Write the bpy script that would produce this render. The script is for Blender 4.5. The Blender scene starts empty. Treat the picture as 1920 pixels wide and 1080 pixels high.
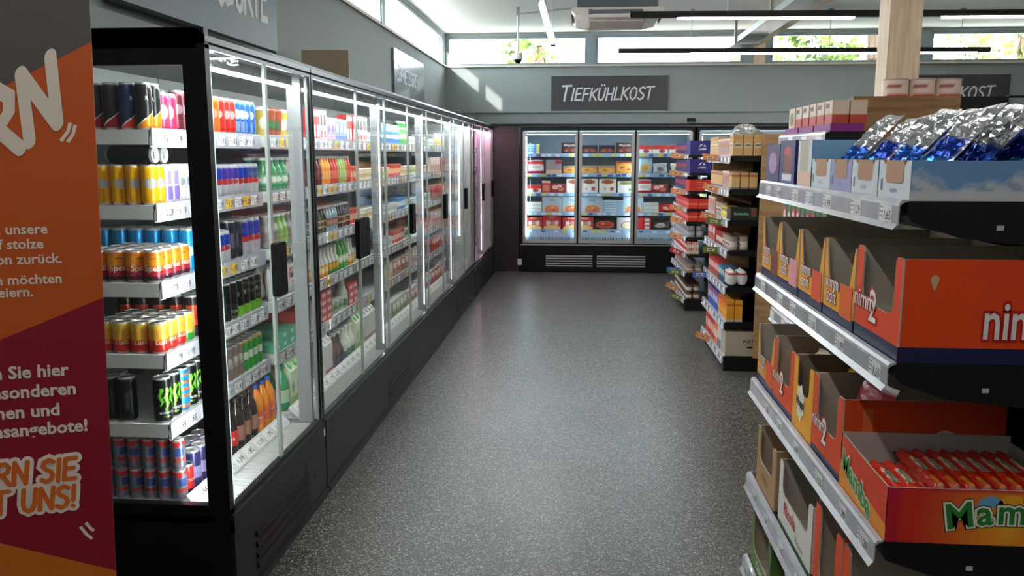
import bpy, math, random
from mathutils import Vector, Matrix
random.seed(7)
C = bpy.context.scene.collection
SC = bpy.context.scene
PI = math.pi

# ------------------------------------------------------------------ camera, world, sun, exposure
cam_d = bpy.data.cameras.new('camera'); cam = bpy.data.objects.new('camera', cam_d); C.objects.link(cam)
cam_d.sensor_width = 36; cam_d.lens = 36 * 1571 / 1920; cam_d.clip_start = 0.05
yaw, pitch = math.atan2(132, math.hypot(1571, 250)), math.atan2(250, 1571)
cam.location = (0, 0, 1.65); cam.rotation_euler = (PI / 2 - pitch, 0, yaw)
SC.camera = cam
W = bpy.data.worlds.new('sky'); SC.world = W; W.use_nodes = True
bg = W.node_tree.nodes['Background']; bg.inputs['Color'].default_value = (0.84, 0.93, 1.0, 1); bg.inputs['Strength'].default_value = 24.0
sun_d = bpy.data.lights.new('sun', 'SUN'); sun = bpy.data.objects.new('sun', sun_d); C.objects.link(sun)
sun_d.energy = 22; sun_d.angle = 0.009; sun_d.color = (1, 0.96, 0.88)
sun.rotation_euler = Vector((0.15, 1.0, -0.125)).to_track_quat('-Z', 'Y').to_euler()
SC.view_settings.view_transform = 'Standard'; SC.view_settings.look = 'None'
SC.view_settings.gamma = 1; SC.view_settings.use_curve_mapping = False
SC.view_settings.exposure = 0.0
TRACK_LED = 40.0; COOLER_LED = 105.0; FREEZER_LED = 18.0

# ------------------------------------------------------------------ colours and materials
def lin(c):
    return tuple(((x / 255) / 12.92 if x / 255 <= 0.04045 else ((x / 255 + 0.055) / 1.055) ** 2.4) for x in c)
def new_mat(name):
    m = bpy.data.materials.new(name); m.use_nodes = True
    return m, m.node_tree.nodes, m.node_tree.links, m.node_tree.nodes['Principled BSDF']
def printed(name, rough, metal=0.0, bump=0.0, bscale=60, coat=0.0, wear=0.06):
    m, n, l, p = new_mat(name)
    a = n.new('ShaderNodeAttribute'); a.attribute_name = 'Col'
    tc = n.new('ShaderNodeTexCoord'); nz = n.new('ShaderNodeTexNoise'); nz.inputs['Scale'].default_value = bscale
    l.new(tc.outputs['Object'], nz.inputs['Vector'])
    mr = n.new('ShaderNodeMapRange'); mr.inputs['To Min'].default_value = 1 - wear; mr.inputs['To Max'].default_value = 1 + wear
    l.new(nz.outputs['Fac'], mr.inputs['Value'])
    mx = n.new('ShaderNodeVectorMath'); mx.operation = 'SCALE'
    l.new(a.outputs['Color'], mx.inputs[0]); l.new(mr.outputs['Result'], mx.inputs['Scale'])
    l.new(mx.outputs['Vector'], p.inputs['Base Color'])
    p.inputs['Roughness'].default_value = rough; p.inputs['Metallic'].default_value = metal
    p.inputs['Coat Weight'].default_value = coat
    if bump:
        b = n.new('ShaderNodeBump'); b.inputs['Strength'].default_value = bump; b.inputs['Distance'].default_value = 0.004
        l.new(nz.outputs['Fac'], b.inputs['Height']); l.new(b.outputs['Normal'], p.inputs['Normal'])
    return m
M = {}
M['card'] = printed('printed_card', 0.5)
M['can'] = printed('printed_can', 0.3, 0.45)
M['plastic'] = printed('printed_plastic', 0.3, coat=0.3)
M['film'] = printed('printed_film', 0.28, 0.0, 0.9, 55)
M['foil'] = printed('printed_foil', 0.2, 0.85, 1.0, 45)
M['paint'] = printed('matt_paint', 0.6, wear=0.03, bscale=3)
M['liquid'] = printed('bottle_plastic', 0.12, coat=0.4)
M['board'] = printed('raw_cardboard', 0.85, wear=0.12, bscale=40)
def plain(name, col, rough=0.5, metal=0.0, var=0.06, scale=20, bump=0.0, coat=0.0, spec=0.5):
    m, n, l, p = new_mat(name)
    tc = n.new('ShaderNodeTexCoord'); nz = n.new('ShaderNodeTexNoise'); nz.inputs['Scale'].default_value = scale; nz.inputs['Detail'].default_value = 4
    l.new(tc.outputs['Object'], nz.inputs['Vector'])
    r = n.new('ShaderNodeValToRGB'); c = lin(col)
    r.color_ramp.elements[0].color = (*[x * (1 - var) for x in c], 1); r.color_ramp.elements[1].color = (*[min(1, x * (1 + var)) for x in c], 1)
    l.new(nz.outputs['Fac'], r.inputs['Fac']); l.new(r.outputs['Color'], p.inputs['Base Color'])
    p.inputs['Roughness'].default_value = rough; p.inputs['Metallic'].default_value = metal
    p.inputs['Coat Weight'].default_value = coat; p.inputs['Specular IOR Level'].default_value = spec
    if bump:
        b = n.new('ShaderNodeBump'); b.inputs['Strength'].default_value = bump; b.inputs['Distance'].default_value = 0.003
        l.new(nz.outputs['Fac'], b.inputs['Height']); l.new(b.outputs['Normal'], p.inputs['Normal'])
    return m
M['black'] = plain('black_lacquered_steel', (10, 10, 11), 0.4, spec=0.3)
M['blackgloss'] = plain('black_glossy_trim', (9, 10, 11), 0.3, spec=0.35)
M['kick'] = plain('anthracite_panel', (24, 25, 27), 0.45, spec=0.35)
M['handle'] = plain('black_handle', (4, 4, 4), 0.6, spec=0.15)
M['shelfblack'] = plain('black_shelf_steel', (13, 13, 14), 0.45, spec=0.4)
M['wall'] = plain('grey_wall_paint', (142, 149, 148), 0.8, var=0.03, scale=2)
M['ceil'] = plain('white_ceiling_paint', (232, 234, 230), 0.85, var=0.02, scale=2)
M['whitesteel'] = plain('white_coated_steel', (218, 220, 220), 0.4)
M['mull'] = plain('grey_mullion', (150, 154, 156), 0.5)
M['greysteel'] = plain('grey_liner_steel', (120, 123, 125), 0.45)
M['frost'] = plain('pale_blue_liner', (150, 166, 178), 0.45)
M['paving'] = plain('pale_paving', (176, 172, 160), 0.9, var=0.15, scale=3)
M['alu'] = plain('brushed_aluminium', (185, 186, 184), 0.35, 0.6)
M['galv'] = plain('galvanised_steel', (150, 155, 152), 0.4, 0.7, var=0.2, scale=40)
M['winframe'] = plain('blue_grey_window_frame', (128, 138, 146), 0.5)
M['sill'] = plain('pale_sill', (196, 186, 168), 0.6)
M['acwhite'] = plain('warm_white_plastic', (200, 192, 182), 0.5)
M['acgrey'] = plain('grey_sheet_metal', (95, 100, 104), 0.5, 0.3)
M['socket'] = plain('white_socket_plastic', (220, 218, 212), 0.4)
M['louver'] = plain('polished_louver', (214, 214, 214), 0.35, 0.5)
M['darkpanel'] = plain('dark_filler_panel', (40, 36, 37), 0.5)
M['signdark'] = plain('dark_sign_board', (62, 60, 62), 0.4, var=0.03)
M['signmatt'] = plain('matt_slate_sign_board', (74, 86, 92), 0.5, var=0.03)
M['signgloss'] = plain('glossy_dark_sign_board', (84, 98, 108), 0.22, var=0.03, coat=0.6)
M['beige'] = plain('beige_board', (176, 160, 138), 0.6)
def emit(name, col, s):
    m, n, l, p = new_mat(name)
    p.inputs['Base Color'].default_value = (*col, 1); p.inputs['Emission Color'].default_value = (*col, 1); p.inputs['Emission Strength'].default_value = s
    return m
M['led'] = emit('track_led', (1, 0.97, 0.92), TRACK_LED)
M['cled'] = emit('cooler_led', (0.94, 1.0, 0.98), COOLER_LED)
M['mled'] = emit('mullion_led', (0.96, 1.0, 0.99), COOLER_LED * 0.12)
M['pled'] = emit('meat_case_led', (1, 0.55, 0.78), COOLER_LED * 1.2)
M['fled'] = emit('freezer_led', (0.72, 0.9, 1.0), FREEZER_LED)
def glass(name, tint, ior=1.45, haze=0.0, graze=1.0):
    m, n, l, p = new_mat(name); n.remove(p)
    out = n['Material Output']; tr = n.new('ShaderNodeBsdfTransparent'); tr.inputs['Color'].default_value = (*tint, 1)
    gl = n.new('ShaderNodeBsdfGlossy'); gl.inputs['Roughness'].default_value = 0.015
    lw = n.new('ShaderNodeLayerWeight'); lw.inputs['Blend'].default_value = 0.5      # Schlick reflectance from the facing angle
    pw = n.new('ShaderNodeMath'); pw.operation = 'POWER'; pw.inputs[1].default_value = 5; l.new(lw.outputs['Facing'], pw.inputs[0])
    f0 = ((ior - 1) / (ior + 1)) ** 2
    fr = n.new('ShaderNodeMath'); fr.operation = 'MULTIPLY_ADD'; fr.inputs[1].default_value = (1 - f0) * graze; fr.inputs[2].default_value = f0; l.new(pw.outputs[0], fr.inputs[0])
    mx = n.new('ShaderNodeMixShader'); l.new(fr.outputs[0], mx.inputs['Fac']); l.new(tr.outputs['BSDF'], mx.inputs[1]); l.new(gl.outputs['BSDF'], mx.inputs[2])
    last = mx
    if haze:
        df = n.new('ShaderNodeBsdfDiffuse'); df.inputs['Color'].default_value = (0.8, 0.85, 0.85, 1)
        m2 = n.new('ShaderNodeMixShader'); m2.inputs['Fac'].default_value = haze
        l.new(mx.outputs['Shader'], m2.inputs[1]); l.new(df.outputs['BSDF'], m2.inputs[2]); last = m2
    l.new(last.outputs['Shader'], out.inputs['Surface'])
    return m
M['glass'] = glass('door_glass', (0.975, 0.99, 0.985), 1.4, 0.004, 0.45)
M['winglass'] = glass('window_glass', (0.96, 0.98, 0.98), 1.3)
M['edge'] = glass('glass_edge_profile', (0.72, 0.8, 0.78), 1.5, 0.35)
def rail_plastic():
    m, n, l, p = new_mat('clear_rail_plastic')
    p.inputs['Base Color'].default_value = (*lin((178, 180, 192)), 1); p.inputs['Roughness'].default_value = 0.2; p.inputs['Coat Weight'].default_value = 0.5
    tc = n.new('ShaderNodeTexCoord'); nz = n.new('ShaderNodeTexNoise'); nz.inputs['Scale'].default_value = 9
    l.new(tc.outputs['Object'], nz.inputs['Vector'])
    r = n.new('ShaderNodeValToRGB'); r.color_ramp.elements[0].color = (*lin((150, 152, 166)), 1); r.color_ramp.elements[1].color = (*lin((200, 202, 210)), 1)
    l.new(nz.outputs['Fac'], r.inputs['Fac']); l.new(r.outputs['Color'], p.inputs['Base Color'])
    return m
M['rail'] = rail_plastic()
M['iceblue'] = plain('ice_blue_rail', (140, 175, 210), 0.35)
M['bagclear'] = printed('crumpled_clear_bag', 0.12, 0.3, 1.0, 60)
def wood(name, c1, c2, stretch=(1, 14, 14), rough=0.6):
    m, n, l, p = new_mat(name)
    tc = n.new('ShaderNodeTexCoord'); mp = n.new('ShaderNodeMapping'); mp.inputs['Scale'].default_value = stretch
    nz = n.new('ShaderNodeTexNoise'); nz.inputs['Scale'].default_value = 2.5; nz.inputs['Detail'].default_value = 6; nz.inputs['Distortion'].default_value = 0.6
    r = n.new('ShaderNodeValToRGB'); r.color_ramp.elements[0].position = 0.35; r.color_ramp.elements[1].position = 0.7
    r.color_ramp.elements[0].color = (*lin(c1), 1); r.color_ramp.elements[1].color = (*lin(c2), 1)
    l.new(tc.outputs['Object'], mp.inputs['Vector']); l.new(mp.outputs['Vector'], nz.inputs['Vector'])
    l.new(nz.outputs['Fac'], r.inputs['Fac']); l.new(r.outputs['Color'], p.inputs['Base Color']); p.inputs['Roughness'].default_value = rough
    return m
M['pine'] = wood('pale_spruce', (196, 172, 142), (222, 202, 176), (14, 14, 1))
M['oak'] = wood('rustic_oak_board', (134, 96, 62), (178, 134, 92), (1.2, 10, 16))
M['oakv'] = wood('oak_end_board', (168, 128, 90), (200, 160, 118), (1.5, 10, 10))
def floor_mat():
    m, n, l, p = new_mat('speckled_vinyl')
    tc = n.new('ShaderNodeTexCoord')
    v = n.new('ShaderNodeTexVoronoi'); v.inputs['Scale'].default_value = 190
    l.new(tc.outputs['Object'], v.inputs['Vector'])
    sp = n.new('ShaderNodeSeparateColor'); l.new(v.outputs['Color'], sp.inputs['Color'])
    r = n.new('ShaderNodeValToRGB'); r.color_ramp.interpolation = 'CONSTANT'
    e = r.color_ramp.elements; e[0].position = 0; e[0].color = (*lin((28, 29, 30)), 1); e[1].position = 0.3; e[1].color = (*lin((56, 57, 57)), 1)
    x = e.new(0.58); x.color = (*lin((82, 82, 80)), 1); x = e.new(0.8); x.color = (*lin((124, 122, 117)), 1); x = e.new(0.94); x.color = (*lin((168, 164, 155)), 1)
    l.new(sp.outputs['Red'], r.inputs['Fac']); l.new(r.outputs['Color'], p.inputs['Base Color'])
    nz = n.new('ShaderNodeTexNoise'); nz.inputs['Scale'].default_value = 1.5; nz.inputs['Detail'].default_value = 4
    l.new(tc.outputs['Object'], nz.inputs['Vector'])
    mr = n.new('ShaderNodeMapRange'); mr.inputs['To Min'].default_value = 0.3; mr.inputs['To Max'].default_value = 0.42
    l.new(nz.outputs['Fac'], mr.inputs['Value']); l.new(mr.outputs['Result'], p.inputs['Roughness'])
    b = n.new('ShaderNodeBump'); b.inputs['Strength'].default_value = 0.15; b.inputs['Distance'].default_value = 0.001
    l.new(v.outputs['Distance'], b.inputs['Height']); l.new(b.outputs['Normal'], p.inputs['Normal'])
    return m
M['floor'] = floor_mat()
def leaf_mat(name, c1, c2):
    m, n, l, p = new_mat(name)
    oi = n.new('ShaderNodeTexCoord'); nz = n.new('ShaderNodeTexNoise'); nz.inputs['Scale'].default_value = 2.0
    l.new(oi.outputs['Object'], nz.inputs['Vector'])
    r = n.new('ShaderNodeValToRGB'); r.color_ramp.elements[0].position = 0.35; r.color_ramp.elements[1].position = 0.65
    r.color_ramp.elements[0].color = (*lin(c1), 1); r.color_ramp.elements[1].color = (*lin(c2), 1)
    l.new(nz.outputs['Fac'], r.inputs['Fac']); l.new(r.outputs['Color'], p.inputs['Base Color']); p.inputs['Roughness'].default_value = 0.5
    return m
M['leaf'] = leaf_mat('sunlit_leaves', (44, 66, 14), (118, 136, 40))
M['bark'] = plain('bark', (70, 58, 46), 0.9, var=0.3)

WHITE = (236, 236, 234); BLACKC = (14, 14, 15); SILVER = (196, 198, 200); BOARD = (196, 186, 172)

# ------------------------------------------------------------------ mesh builder
_glyph = {}
def glyphs(s, off=0.0):
    k = (s, off)
    if k not in _glyph:
        cu = bpy.data.curves.new('t', 'FONT'); cu.body = s; cu.size = 1.0; cu.offset = off; cu.resolution_u = 2
        o = bpy.data.objects.new('t', cu); C.objects.link(o)
        dg = bpy.context.evaluated_depsgraph_get()
        me = bpy.data.meshes.new_from_object(o.evaluated_get(dg))
        v = [(p.co.x, p.co.y) for p in me.vertices]; f = [tuple(q.vertices) for q in me.polygons]
        bpy.data.objects.remove(o); bpy.data.curves.remove(cu); bpy.data.meshes.remove(me)
        _glyph[k] = (v, f)
    return _glyph[k]
LET = {
 'T': (.62, [[(0, 1), (.62, 1.02)], [(.3, 1), (.27, 0)]]), 'I': (.2, [[(.12, .98), (.08, 0)]]),
 'E': (.52, [[(.08, .98), (.04, .02)], [(.08, .98), (.5, 1)], [(.06, .52), (.42, .54)], [(.04, .02), (.48, .03)]]),
 'F': (.5, [[(.08, .98), (.03, 0)], [(.08, .98), (.5, 1)], [(.06, .52), (.42, .55)]]),
 'K': (.56, [[(.08, 1), (.04, 0)], [(.54, .98), (.06, .45)], [(.16, .53), (.56, .02)]]),
 'U': (.58, [[(.06, 1), (.04, .35), (.1, .1), (.26, 0), (.42, .08), (.5, .35), (.54, 1)]]),
 'H': (.58, [[(.08, 1), (.04, 0)], [(.54, 1), (.5, 0)], [(.06, .5), (.52, .52)]]),
 'L': (.46, [[(.08, 1), (.04, .03), (.46, .04)]]),
 'O': (.62, [[(.32, 1), (.12, .85), (.04, .5), (.1, .15), (.3, 0), (.5, .12), (.58, .5), (.52, .86), (.32, 1)]]),
 'S': (.5, [[(.48, .9), (.3, 1), (.1, .9), (.06, .72), (.2, .56), (.38, .46), (.46, .28), (.38, .08), (.2, 0), (.02, .1)]]),
 'P': (.52, [[(.08, .98), (.04, 0)], [(.08, .98), (.36, .98), (.5, .82), (.46, .6), (.3, .48), (.07, .46)]]),
 'R': (.56, [[(.08, .98), (.04, 0)], [(.08, .98), (.36, .98), (.5, .82), (.46, .62), (.3, .5), (.07, .46)], [(.24, .48), (.54, .02)]]),
 'D': (.58, [[(.08, .98), (.04, .02)], [(.08, .98), (.36, .92), (.54, .68), (.54, .36), (.36, .1), (.04, .02)]]),
 'B': (.54, [[(.08, .98), (.04, .02)], [(.08, .98), (.36, .98), (.46, .82), (.38, .6), (.07, .52)], [(.07, .52), (.4, .5), (.5, .3), (.38, .06), (.04, .02)]]),
 'N': (.62, [[(.04, 0), (.08, 1)], [(.08, 1), (.52, .02)], [(.52, .02), (.58, 1)]]),
 'M': (.74, [[(.04, 0), (.1, 1)], [(.1, 1), (.36, .35)], [(.36, .35), (.64, 1)], [(.64, 1), (.7, 0)]]),
 'Z': (.54, [[(.04, .97), (.5, .98), (.04, .03), (.52, .04)]]),
 'G': (.6, [[(.54, .85), (.34, 1), (.12, .84), (.04, .5), (.12, .14), (.34, 0), (.54, .14), (.56, .44), (.34, .44)]]),
 '-': (.4, [[(.06, .48), (.36, .5)]]), '!': (.2, [[(.12, 1), (.1, .32)], [(.09, .06), (.1, .03)]]), ' ': (.34, []),
}
LET['Ü'] = (.58, LET['U'][1] + [[(.18, 1.24), (.19, 1.2)], [(.4, 1.25), (.41, 1.21)]])
class MB:
    def __init__(s): s.v = []; s.f = []; s.c = []; s.m = []; s.s = []
    def face(s, pts, col, mat=0, smooth=False):
        i = len(s.v); s.v += [tuple(p) for p in pts]; s.f.append(tuple(range(i, i + len(pts)))); s.c.append(col); s.m.append(mat); s.s.append(smooth)
    def box(s, x0, x1, y0, y1, z0, z1, col=WHITE, mat=0, cols=None):
        i = len(s.v); s.v += [(x, y, z) for x in (x0, x1) for y in (y0, y1) for z in (z0, z1)]
        for k, q in (('left', (0, 1, 3, 2)), ('right', (4, 6, 7, 5)), ('front', (0, 4, 5, 1)), ('back', (2, 3, 7, 6)), ('bottom', (0, 2, 6, 4)), ('top', (1, 5, 7, 3))):
            s.f.append(tuple(i + a for a in q)); s.c.append((cols or {}).get(k, col)); s.m.append(mat); s.s.append(False)
    def grid(s, fn_pos, nu, nv, fn_col, mat=0, smooth=False, close=False):
        i = len(s.v)
        for b in range(nv + 1):
            for a in range(nu + 1): s.v.append(tuple(fn_pos(a / nu, b / nv)))
        for b in range(nv):
            for a in range(nu):
                p = i + b * (nu + 1) + a
                s.f.append((p, p + 1, p + nu + 2, p + nu + 1)); s.c.append([fn_col(*q) for q in ((a / nu, b / nv), ((a + 1) / nu, b / nv), ((a + 1) / nu, (b + 1) / nv), (a / nu, (b + 1) / nv))] if callable(fn_col) else fn_col); s.m.append(mat); s.s.append(smooth)
    def lathe(s, prof, segs, col, mat=0, cx=0, cy=0, rows=None, capb=True, capt=True):
        # prof: list of (r, z); col: colour or fn(u, v)
        i = len(s.v); n = len(prof); z0 = prof[0][1]; z1 = prof[-1][1]
        for r, z in prof:
            for k in range(segs):
                t = 2 * PI * k / segs + PI / 2; s.v.append((cx + r * math.cos(t), cy + r * math.sin(t), z))
        for a in range(n - 1):
            for k in range(segs):
                k2 = (k + 1) % segs
                s.f.append((i + a * segs + k, i + a * segs + k2, i + (a + 1) * segs + k2, i + (a + 1) * segs + k))
                v, v2 = (prof[a][1] - z0) / max(1e-6, z1 - z0), (prof[a + 1][1] - z0) / max(1e-6, z1 - z0)
                s.c.append([col(*q) for q in ((k / segs, v), ((k + 1) / segs, v), ((k + 1) / segs, v2), (k / segs, v2))] if callable(col) else col); s.m.append(mat); s.s.append(True)
        if capb: s.f.append(tuple(i + k for k in reversed(range(segs)))); s.c.append(col(.5, 0) if callable(col) else col); s.m.append(mat); s.s.append(False)
        if capt: s.f.append(tuple(i + (n - 1) * segs + k for k in range(segs))); s.c.append(col(.5, 1) if callable(col) else col); s.m.append(mat); s.s.append(False)
    def tube(s, pts, r, segs=8, col=WHITE, mat=0):
        pts = [Vector(p) for p in pts]; rings = []
        for k, p in enumerate(pts):
            d = (pts[min(k + 1, len(pts) - 1)] - pts[max(k - 1, 0)]).normalized()
            a = d.cross(Vector((0, 0, 1)));  a = Vector((1, 0, 0)) if a.length < 1e-3 else a.normalized(); b = d.cross(a)
            i = len(s.v); s.v += [tuple(p + r * (math.cos(2 * PI * j / segs) * a + math.sin(2 * PI * j / segs) * b)) for j in range(segs)]; rings.append(i)
        for k in range(len(pts) - 1):
            for j in range(segs):
                j2 = (j + 1) % segs; s.f.append((rings[k] + j, rings[k] + j2, rings[k + 1] + j2, rings[k + 1] + j)); s.c.append(col); s.m.append(mat); s.s.append(True)
        for i in (rings[0], rings[-1]): s.f.append(tuple(i + j for j in range(segs))); s.c.append(col); s.m.append(mat); s.s.append(False)
    def prism(s, poly, fn, t, col, mat=0, side=None, back=None):
        # poly in 2D, fn(u, w, depth) -> 3D; extruded by t
        a = [fn(u, w, 0) for u, w in poly]; b = [fn(u, w, t) for u, w in poly]
        s.face(a, col, mat); s.face(list(reversed(b)), back or col, mat)
        for k in range(len(poly)):
            j = (k + 1) % len(poly); s.face([a[k], a[j], b[j], b[k]], side or col, mat)
    def text(s, string, size, o, ux, uy, col, mat=0, off=0.0, align='l', warp=None, sx=1.0):
        v, f = glyphs(string, off)
        if not v: return 0
        w = max(p[0] for p in v); dx = {'l': 0, 'c': -w / 2, 'r': -w}[align]
        i = len(s.v); o = Vector(o); ux = Vector(ux).normalized(); uy = Vector(uy).normalized()
        for x, y in v:
            x = (x + dx) * size * sx; y = y * size
            if warp: s.v.append(tuple(warp(x, y)))
            else: s.v.append(tuple(o + ux * x + uy * y))
        for q in f: s.f.append(tuple(i + a for a in q)); s.c.append(col); s.m.append(mat); s.s.append(False)
        return w * size
    def brush(s, string, h, o, ux, uy, n, col, wd=0.13, gap=0.12, slant=0.12, mat=0, lift=0.0, jit=0.0, first=1.0, wave=0.0):
        o = Vector(o); ux = Vector(ux).normalized(); uy = Vector(uy).normalized(); n = Vector(n).normalized()
        x0 = 0.0; k = 0; rnd = random.Random(len(string))
        for ci, ch in enumerate(string):
            adv, st = LET[ch]; hh = h * (first if ci == 0 else 1.0); up = rnd.uniform(-jit, jit) * h + wave * math.sin(ci * 1.3) * h
            for line in st:
                k += 1; P = []
                pts = [(x0 + (px * hh + slant * py * hh), py * hh + up) for px, py in line]
                z = n * (lift + 0.0003 * (k % 4))
                V2 = [Vector(p) for p in pts]; r = wd * hh / 2; closed = len(V2) > 3 and (V2[0] - V2[-1]).length < 1e-4; L = []
                for a in range(len(V2)):
                    d0 = (V2[a] - V2[a - 1]) if a else ((V2[0] - V2[-2]) if closed else V2[1] - V2[0])
                    d1 = (V2[a + 1] - V2[a]) if a < len(V2) - 1 else ((V2[1] - V2[0]) if closed else d0)
                    d0, d1 = d0.normalized(), d1.normalized(); m = (d0 + d1); m = m.normalized() if m.length > .2 else d0
                    L.append(Vector((-m.y, m.x)) * r / max(.62, m.dot(d0)))
                w3 = lambda p: o + ux * p.x + uy * p.y + z
                for a in range(len(V2) - 1): s.face([w3(p) for p in (V2[a] - L[a], V2[a + 1] - L[a + 1], V2[a + 1] + L[a + 1], V2[a] + L[a])], col, mat)
                if not closed:
                    for p, nb in ((V2[0], V2[1]), (V2[-1], V2[-2])):
                        t0 = math.atan2((p - nb).y, (p - nb).x); s.face([w3(p + Vector((math.cos(t0 + t), math.sin(t0 + t))) * r) for t in (-PI / 2, -PI / 3, -PI / 6, 0, PI / 6, PI / 3, PI / 2)], col, mat)
            x0 += (adv + gap) * hh
        return x0
    def mesh(s, name, mats):
        me = bpy.data.meshes.new(name); me.from_pydata(s.v, [], s.f)
        for m in mats: me.materials.append(m)
        me.polygons.foreach_set('material_index', s.m); me.polygons.foreach_set('use_smooth', s.s)
        ca = me.color_attributes.new('Col', 'FLOAT_COLOR', 'CORNER'); buf = []
        cache = {}
        for f, c in zip(s.f, s.c):
            for q in (c if isinstance(c, list) else [c] * len(f)):
                if q not in cache: cache[q] = (*lin(q), 1.0)
                buf += cache[q]
        ca.data.foreach_set('color', buf)
        if any(s.s): me.set_sharp_from_angle(angle=math.radians(38))
        me.update(); return me
def obj(name, mb, mats, parent=None, loc=None):
    me = mb.mesh(name, mats if isinstance(mats, list) else [mats])
    o = bpy.data.objects.new(name, me); C.objects.link(o)
    if parent: o.parent = parent
    if loc: o.location = loc
    return o
LABELS = {}
def tag(o, label, cat, group=None):
    n = len(label.split())
    if n > 16 or n < 4: print('LABEL LENGTH', n, label)
    LABELS.setdefault(label, []).append(o.name)
    o['label'] = label; o['category'] = cat
    if group: o['group'] = group
    return o
def thing(name, label, cat, loc=(0, 0, 0), rotz=0, group=None):
    o = bpy.data.objects.new(name, None); C.objects.link(o); o.location = loc; o.rotation_euler = (0, 0, rotz); o.empty_display_size = .1
    return tag(o, label, cat, group)
def struct(name, mb, mats):
    o = obj(name, mb, mats); o['kind'] = 'structure'; return o
ORD = ['first', 'second', 'third', 'fourth', 'fifth', 'sixth', 'seventh', 'eighth', 'ninth', 'tenth', 'eleventh', 'twelfth', 'thirteenth', 'fourteenth', 'fifteenth', 'sixteenth', 'seventeenth', 'eighteenth', 'nineteenth', 'twentieth', 'twenty-first', 'twenty-second', 'twenty-third', 'twenty-fourth']
SHELF = ['top shelf', 'second shelf', 'third shelf', 'fourth shelf', 'fifth shelf', 'bottom deck']

# ------------------------------------------------------------------ the room
XL, XR, YB, YF, ZC, ZS, ZT = -2.05, 8.0, 12.7, -4.0, 3.42, 2.95, 3.37
b = MB(); b.box(XL - .3, XR + .3, YF - .3, YB + .3, -.1, 0); struct('floor', b, M['floor'])
b = MB(); b.box(XL - .30, XR + .3, YF - .3, YB + .45, ZC, ZC + .15); struct('ceiling', b, M['ceil'])
b = MB(); b.box(XL, XR, YB, YB + .1, 0, ZS); b.box(XL, XR, YB, YB + .1, ZT, ZC); b.box(XL - .06, XL + .03, YB, YB + .1, ZS, ZT); struct('wall_back', b, M['wall'])
b = MB(); b.box(XL - .08, XL, YF, YB + .1, 0, ZS); b.box(XL - .08, XL, YF, YB + .1, ZT, ZC); b.box(XL - .08, XL, YF, 6.55, ZS, ZT); b.box(XL - .08, XL, 12.58, YB + .1, ZS, ZT); struct('wall_left', b, M['wall'])
b = MB(); b.box(XR, XR + .1, YF, YB + .1, 0, ZC); struct('wall_right', b, M['wall'])
b = MB(); b.box(XL, XR, YF - .1, YF, 0, ZC); struct('wall_front', b, M['wall'])
def window(n, along, a0, a1, z0, z1, pos, t, sill=True, muls=()):
    # along 'x': wall at y=pos ; 'y': wall at x=pos
    def bx(mb, p0, p1, q0, q1, w0, w1):
        if along == 'x': mb.box(p0, p1, pos + q0, pos + q1, w0, w1)
        else: mb.box(pos + q0, pos + q1, p0, p1, w0, w1)
    f = MB(); e = .035; d0, d1 = (.01, .06) if along == 'x' else (-.06, -.01)
    bx(f, a0, a1, d0, d1, z0, z0 + e); bx(f, a0, a1, d0, d1, z1 - e, z1); bx(f, a0, a0 + e, d0, d1, z0 + e, z1 - e); bx(f, a1 - e, a1, d0, d1, z0 + e, z1 - e)
    for mu in muls: bx(f, mu - .02, mu + .02, d0, d1, z0 + e, z1 - e)
    o = struct('window_%d' % n, f, M['winframe'])
    g = MB(); m = (d0 + d1) / 2; bx(g, a0 + e, a1 - e, m - .004, m + .004, z0 + e, z1 - e); obj('window_pane', g, M['winglass'], o)
    return o
for n, (a, c) in enumerate(((-2.02, .05), (.175, 2.29), (2.68, 4.735), (4.90, 7.0)), 1): window(n, 'x', a, c, ZS, ZT, YB, .1)
b = MB()
for a, c in ((.05, .175), (2.29, 2.44), (2.6, 2.68), (4.735, 4.9), (7.0, 8.0)): b.box(a, c, YB - .01, YB + .1, ZS, ZT)
struct('trim_1', b, M['winframe'])
b = MB(); b.box(2.44, 2.6, YB - .03, YB + .1, ZS - .02, ZC); struct('trim_2', b, M['pine'])
window(5, 'y', 6.55, 8.72, ZS, ZT, XL, .08); window(6, 'y', 8.85, 12.58, ZS, ZT, XL, .08)
b = MB(); b.box(XL - .08, XL + .005, 8.72, 8.85, ZS, ZT); struct('trim_3', b, M['winframe'])
b = MB(); b.box(XL, XR, YB - .05, YB, ZS - .025, ZS); struct('trim_4', b, M['sill'])
b = MB(); b.box(XL, XL + .03, 6.55, YB - .05, ZS - .02, ZS); struct('trim_5', b, M['sill'])
b = MB(); b.box(XL, XR, YB - .1, YB, 2.1, 2.275); b.box(XL, XR, YB - .13, YB, 2.26, 2.285); struct('trim_6', b, M['wall'])
b = MB(); b.box(2.32, 2.52, 4, YB - .03, 3.2, ZC); struct('trim_8', b, M['pine'])                       # roof beam
b = MB(); b.box(2.34, 2.585, 6.9, 7.14, 0, ZC); struct('trim_9', b, M['pine'])                          # free-standing timber post
b = MB(); b.box(-30, 30, 13.2, 60, -.3, -.12); b.box(-30, -2.6, -30, 13.2, -.3, -.12); b.box(-2.6, 30, -60, -4.5, -.3, -.12); o = struct('ground', b, M['paving'])

# dark filler panel in the corner between the cooler run and the freezers
b = MB(); b.box(-1.2, -.885, 11.86, 11.9, 0, 2.04); b.box(-1.25, -1.2, 11.86, 12.6, 0, 2.04); struct('trim_10', b, M['darkpanel'])

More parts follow.
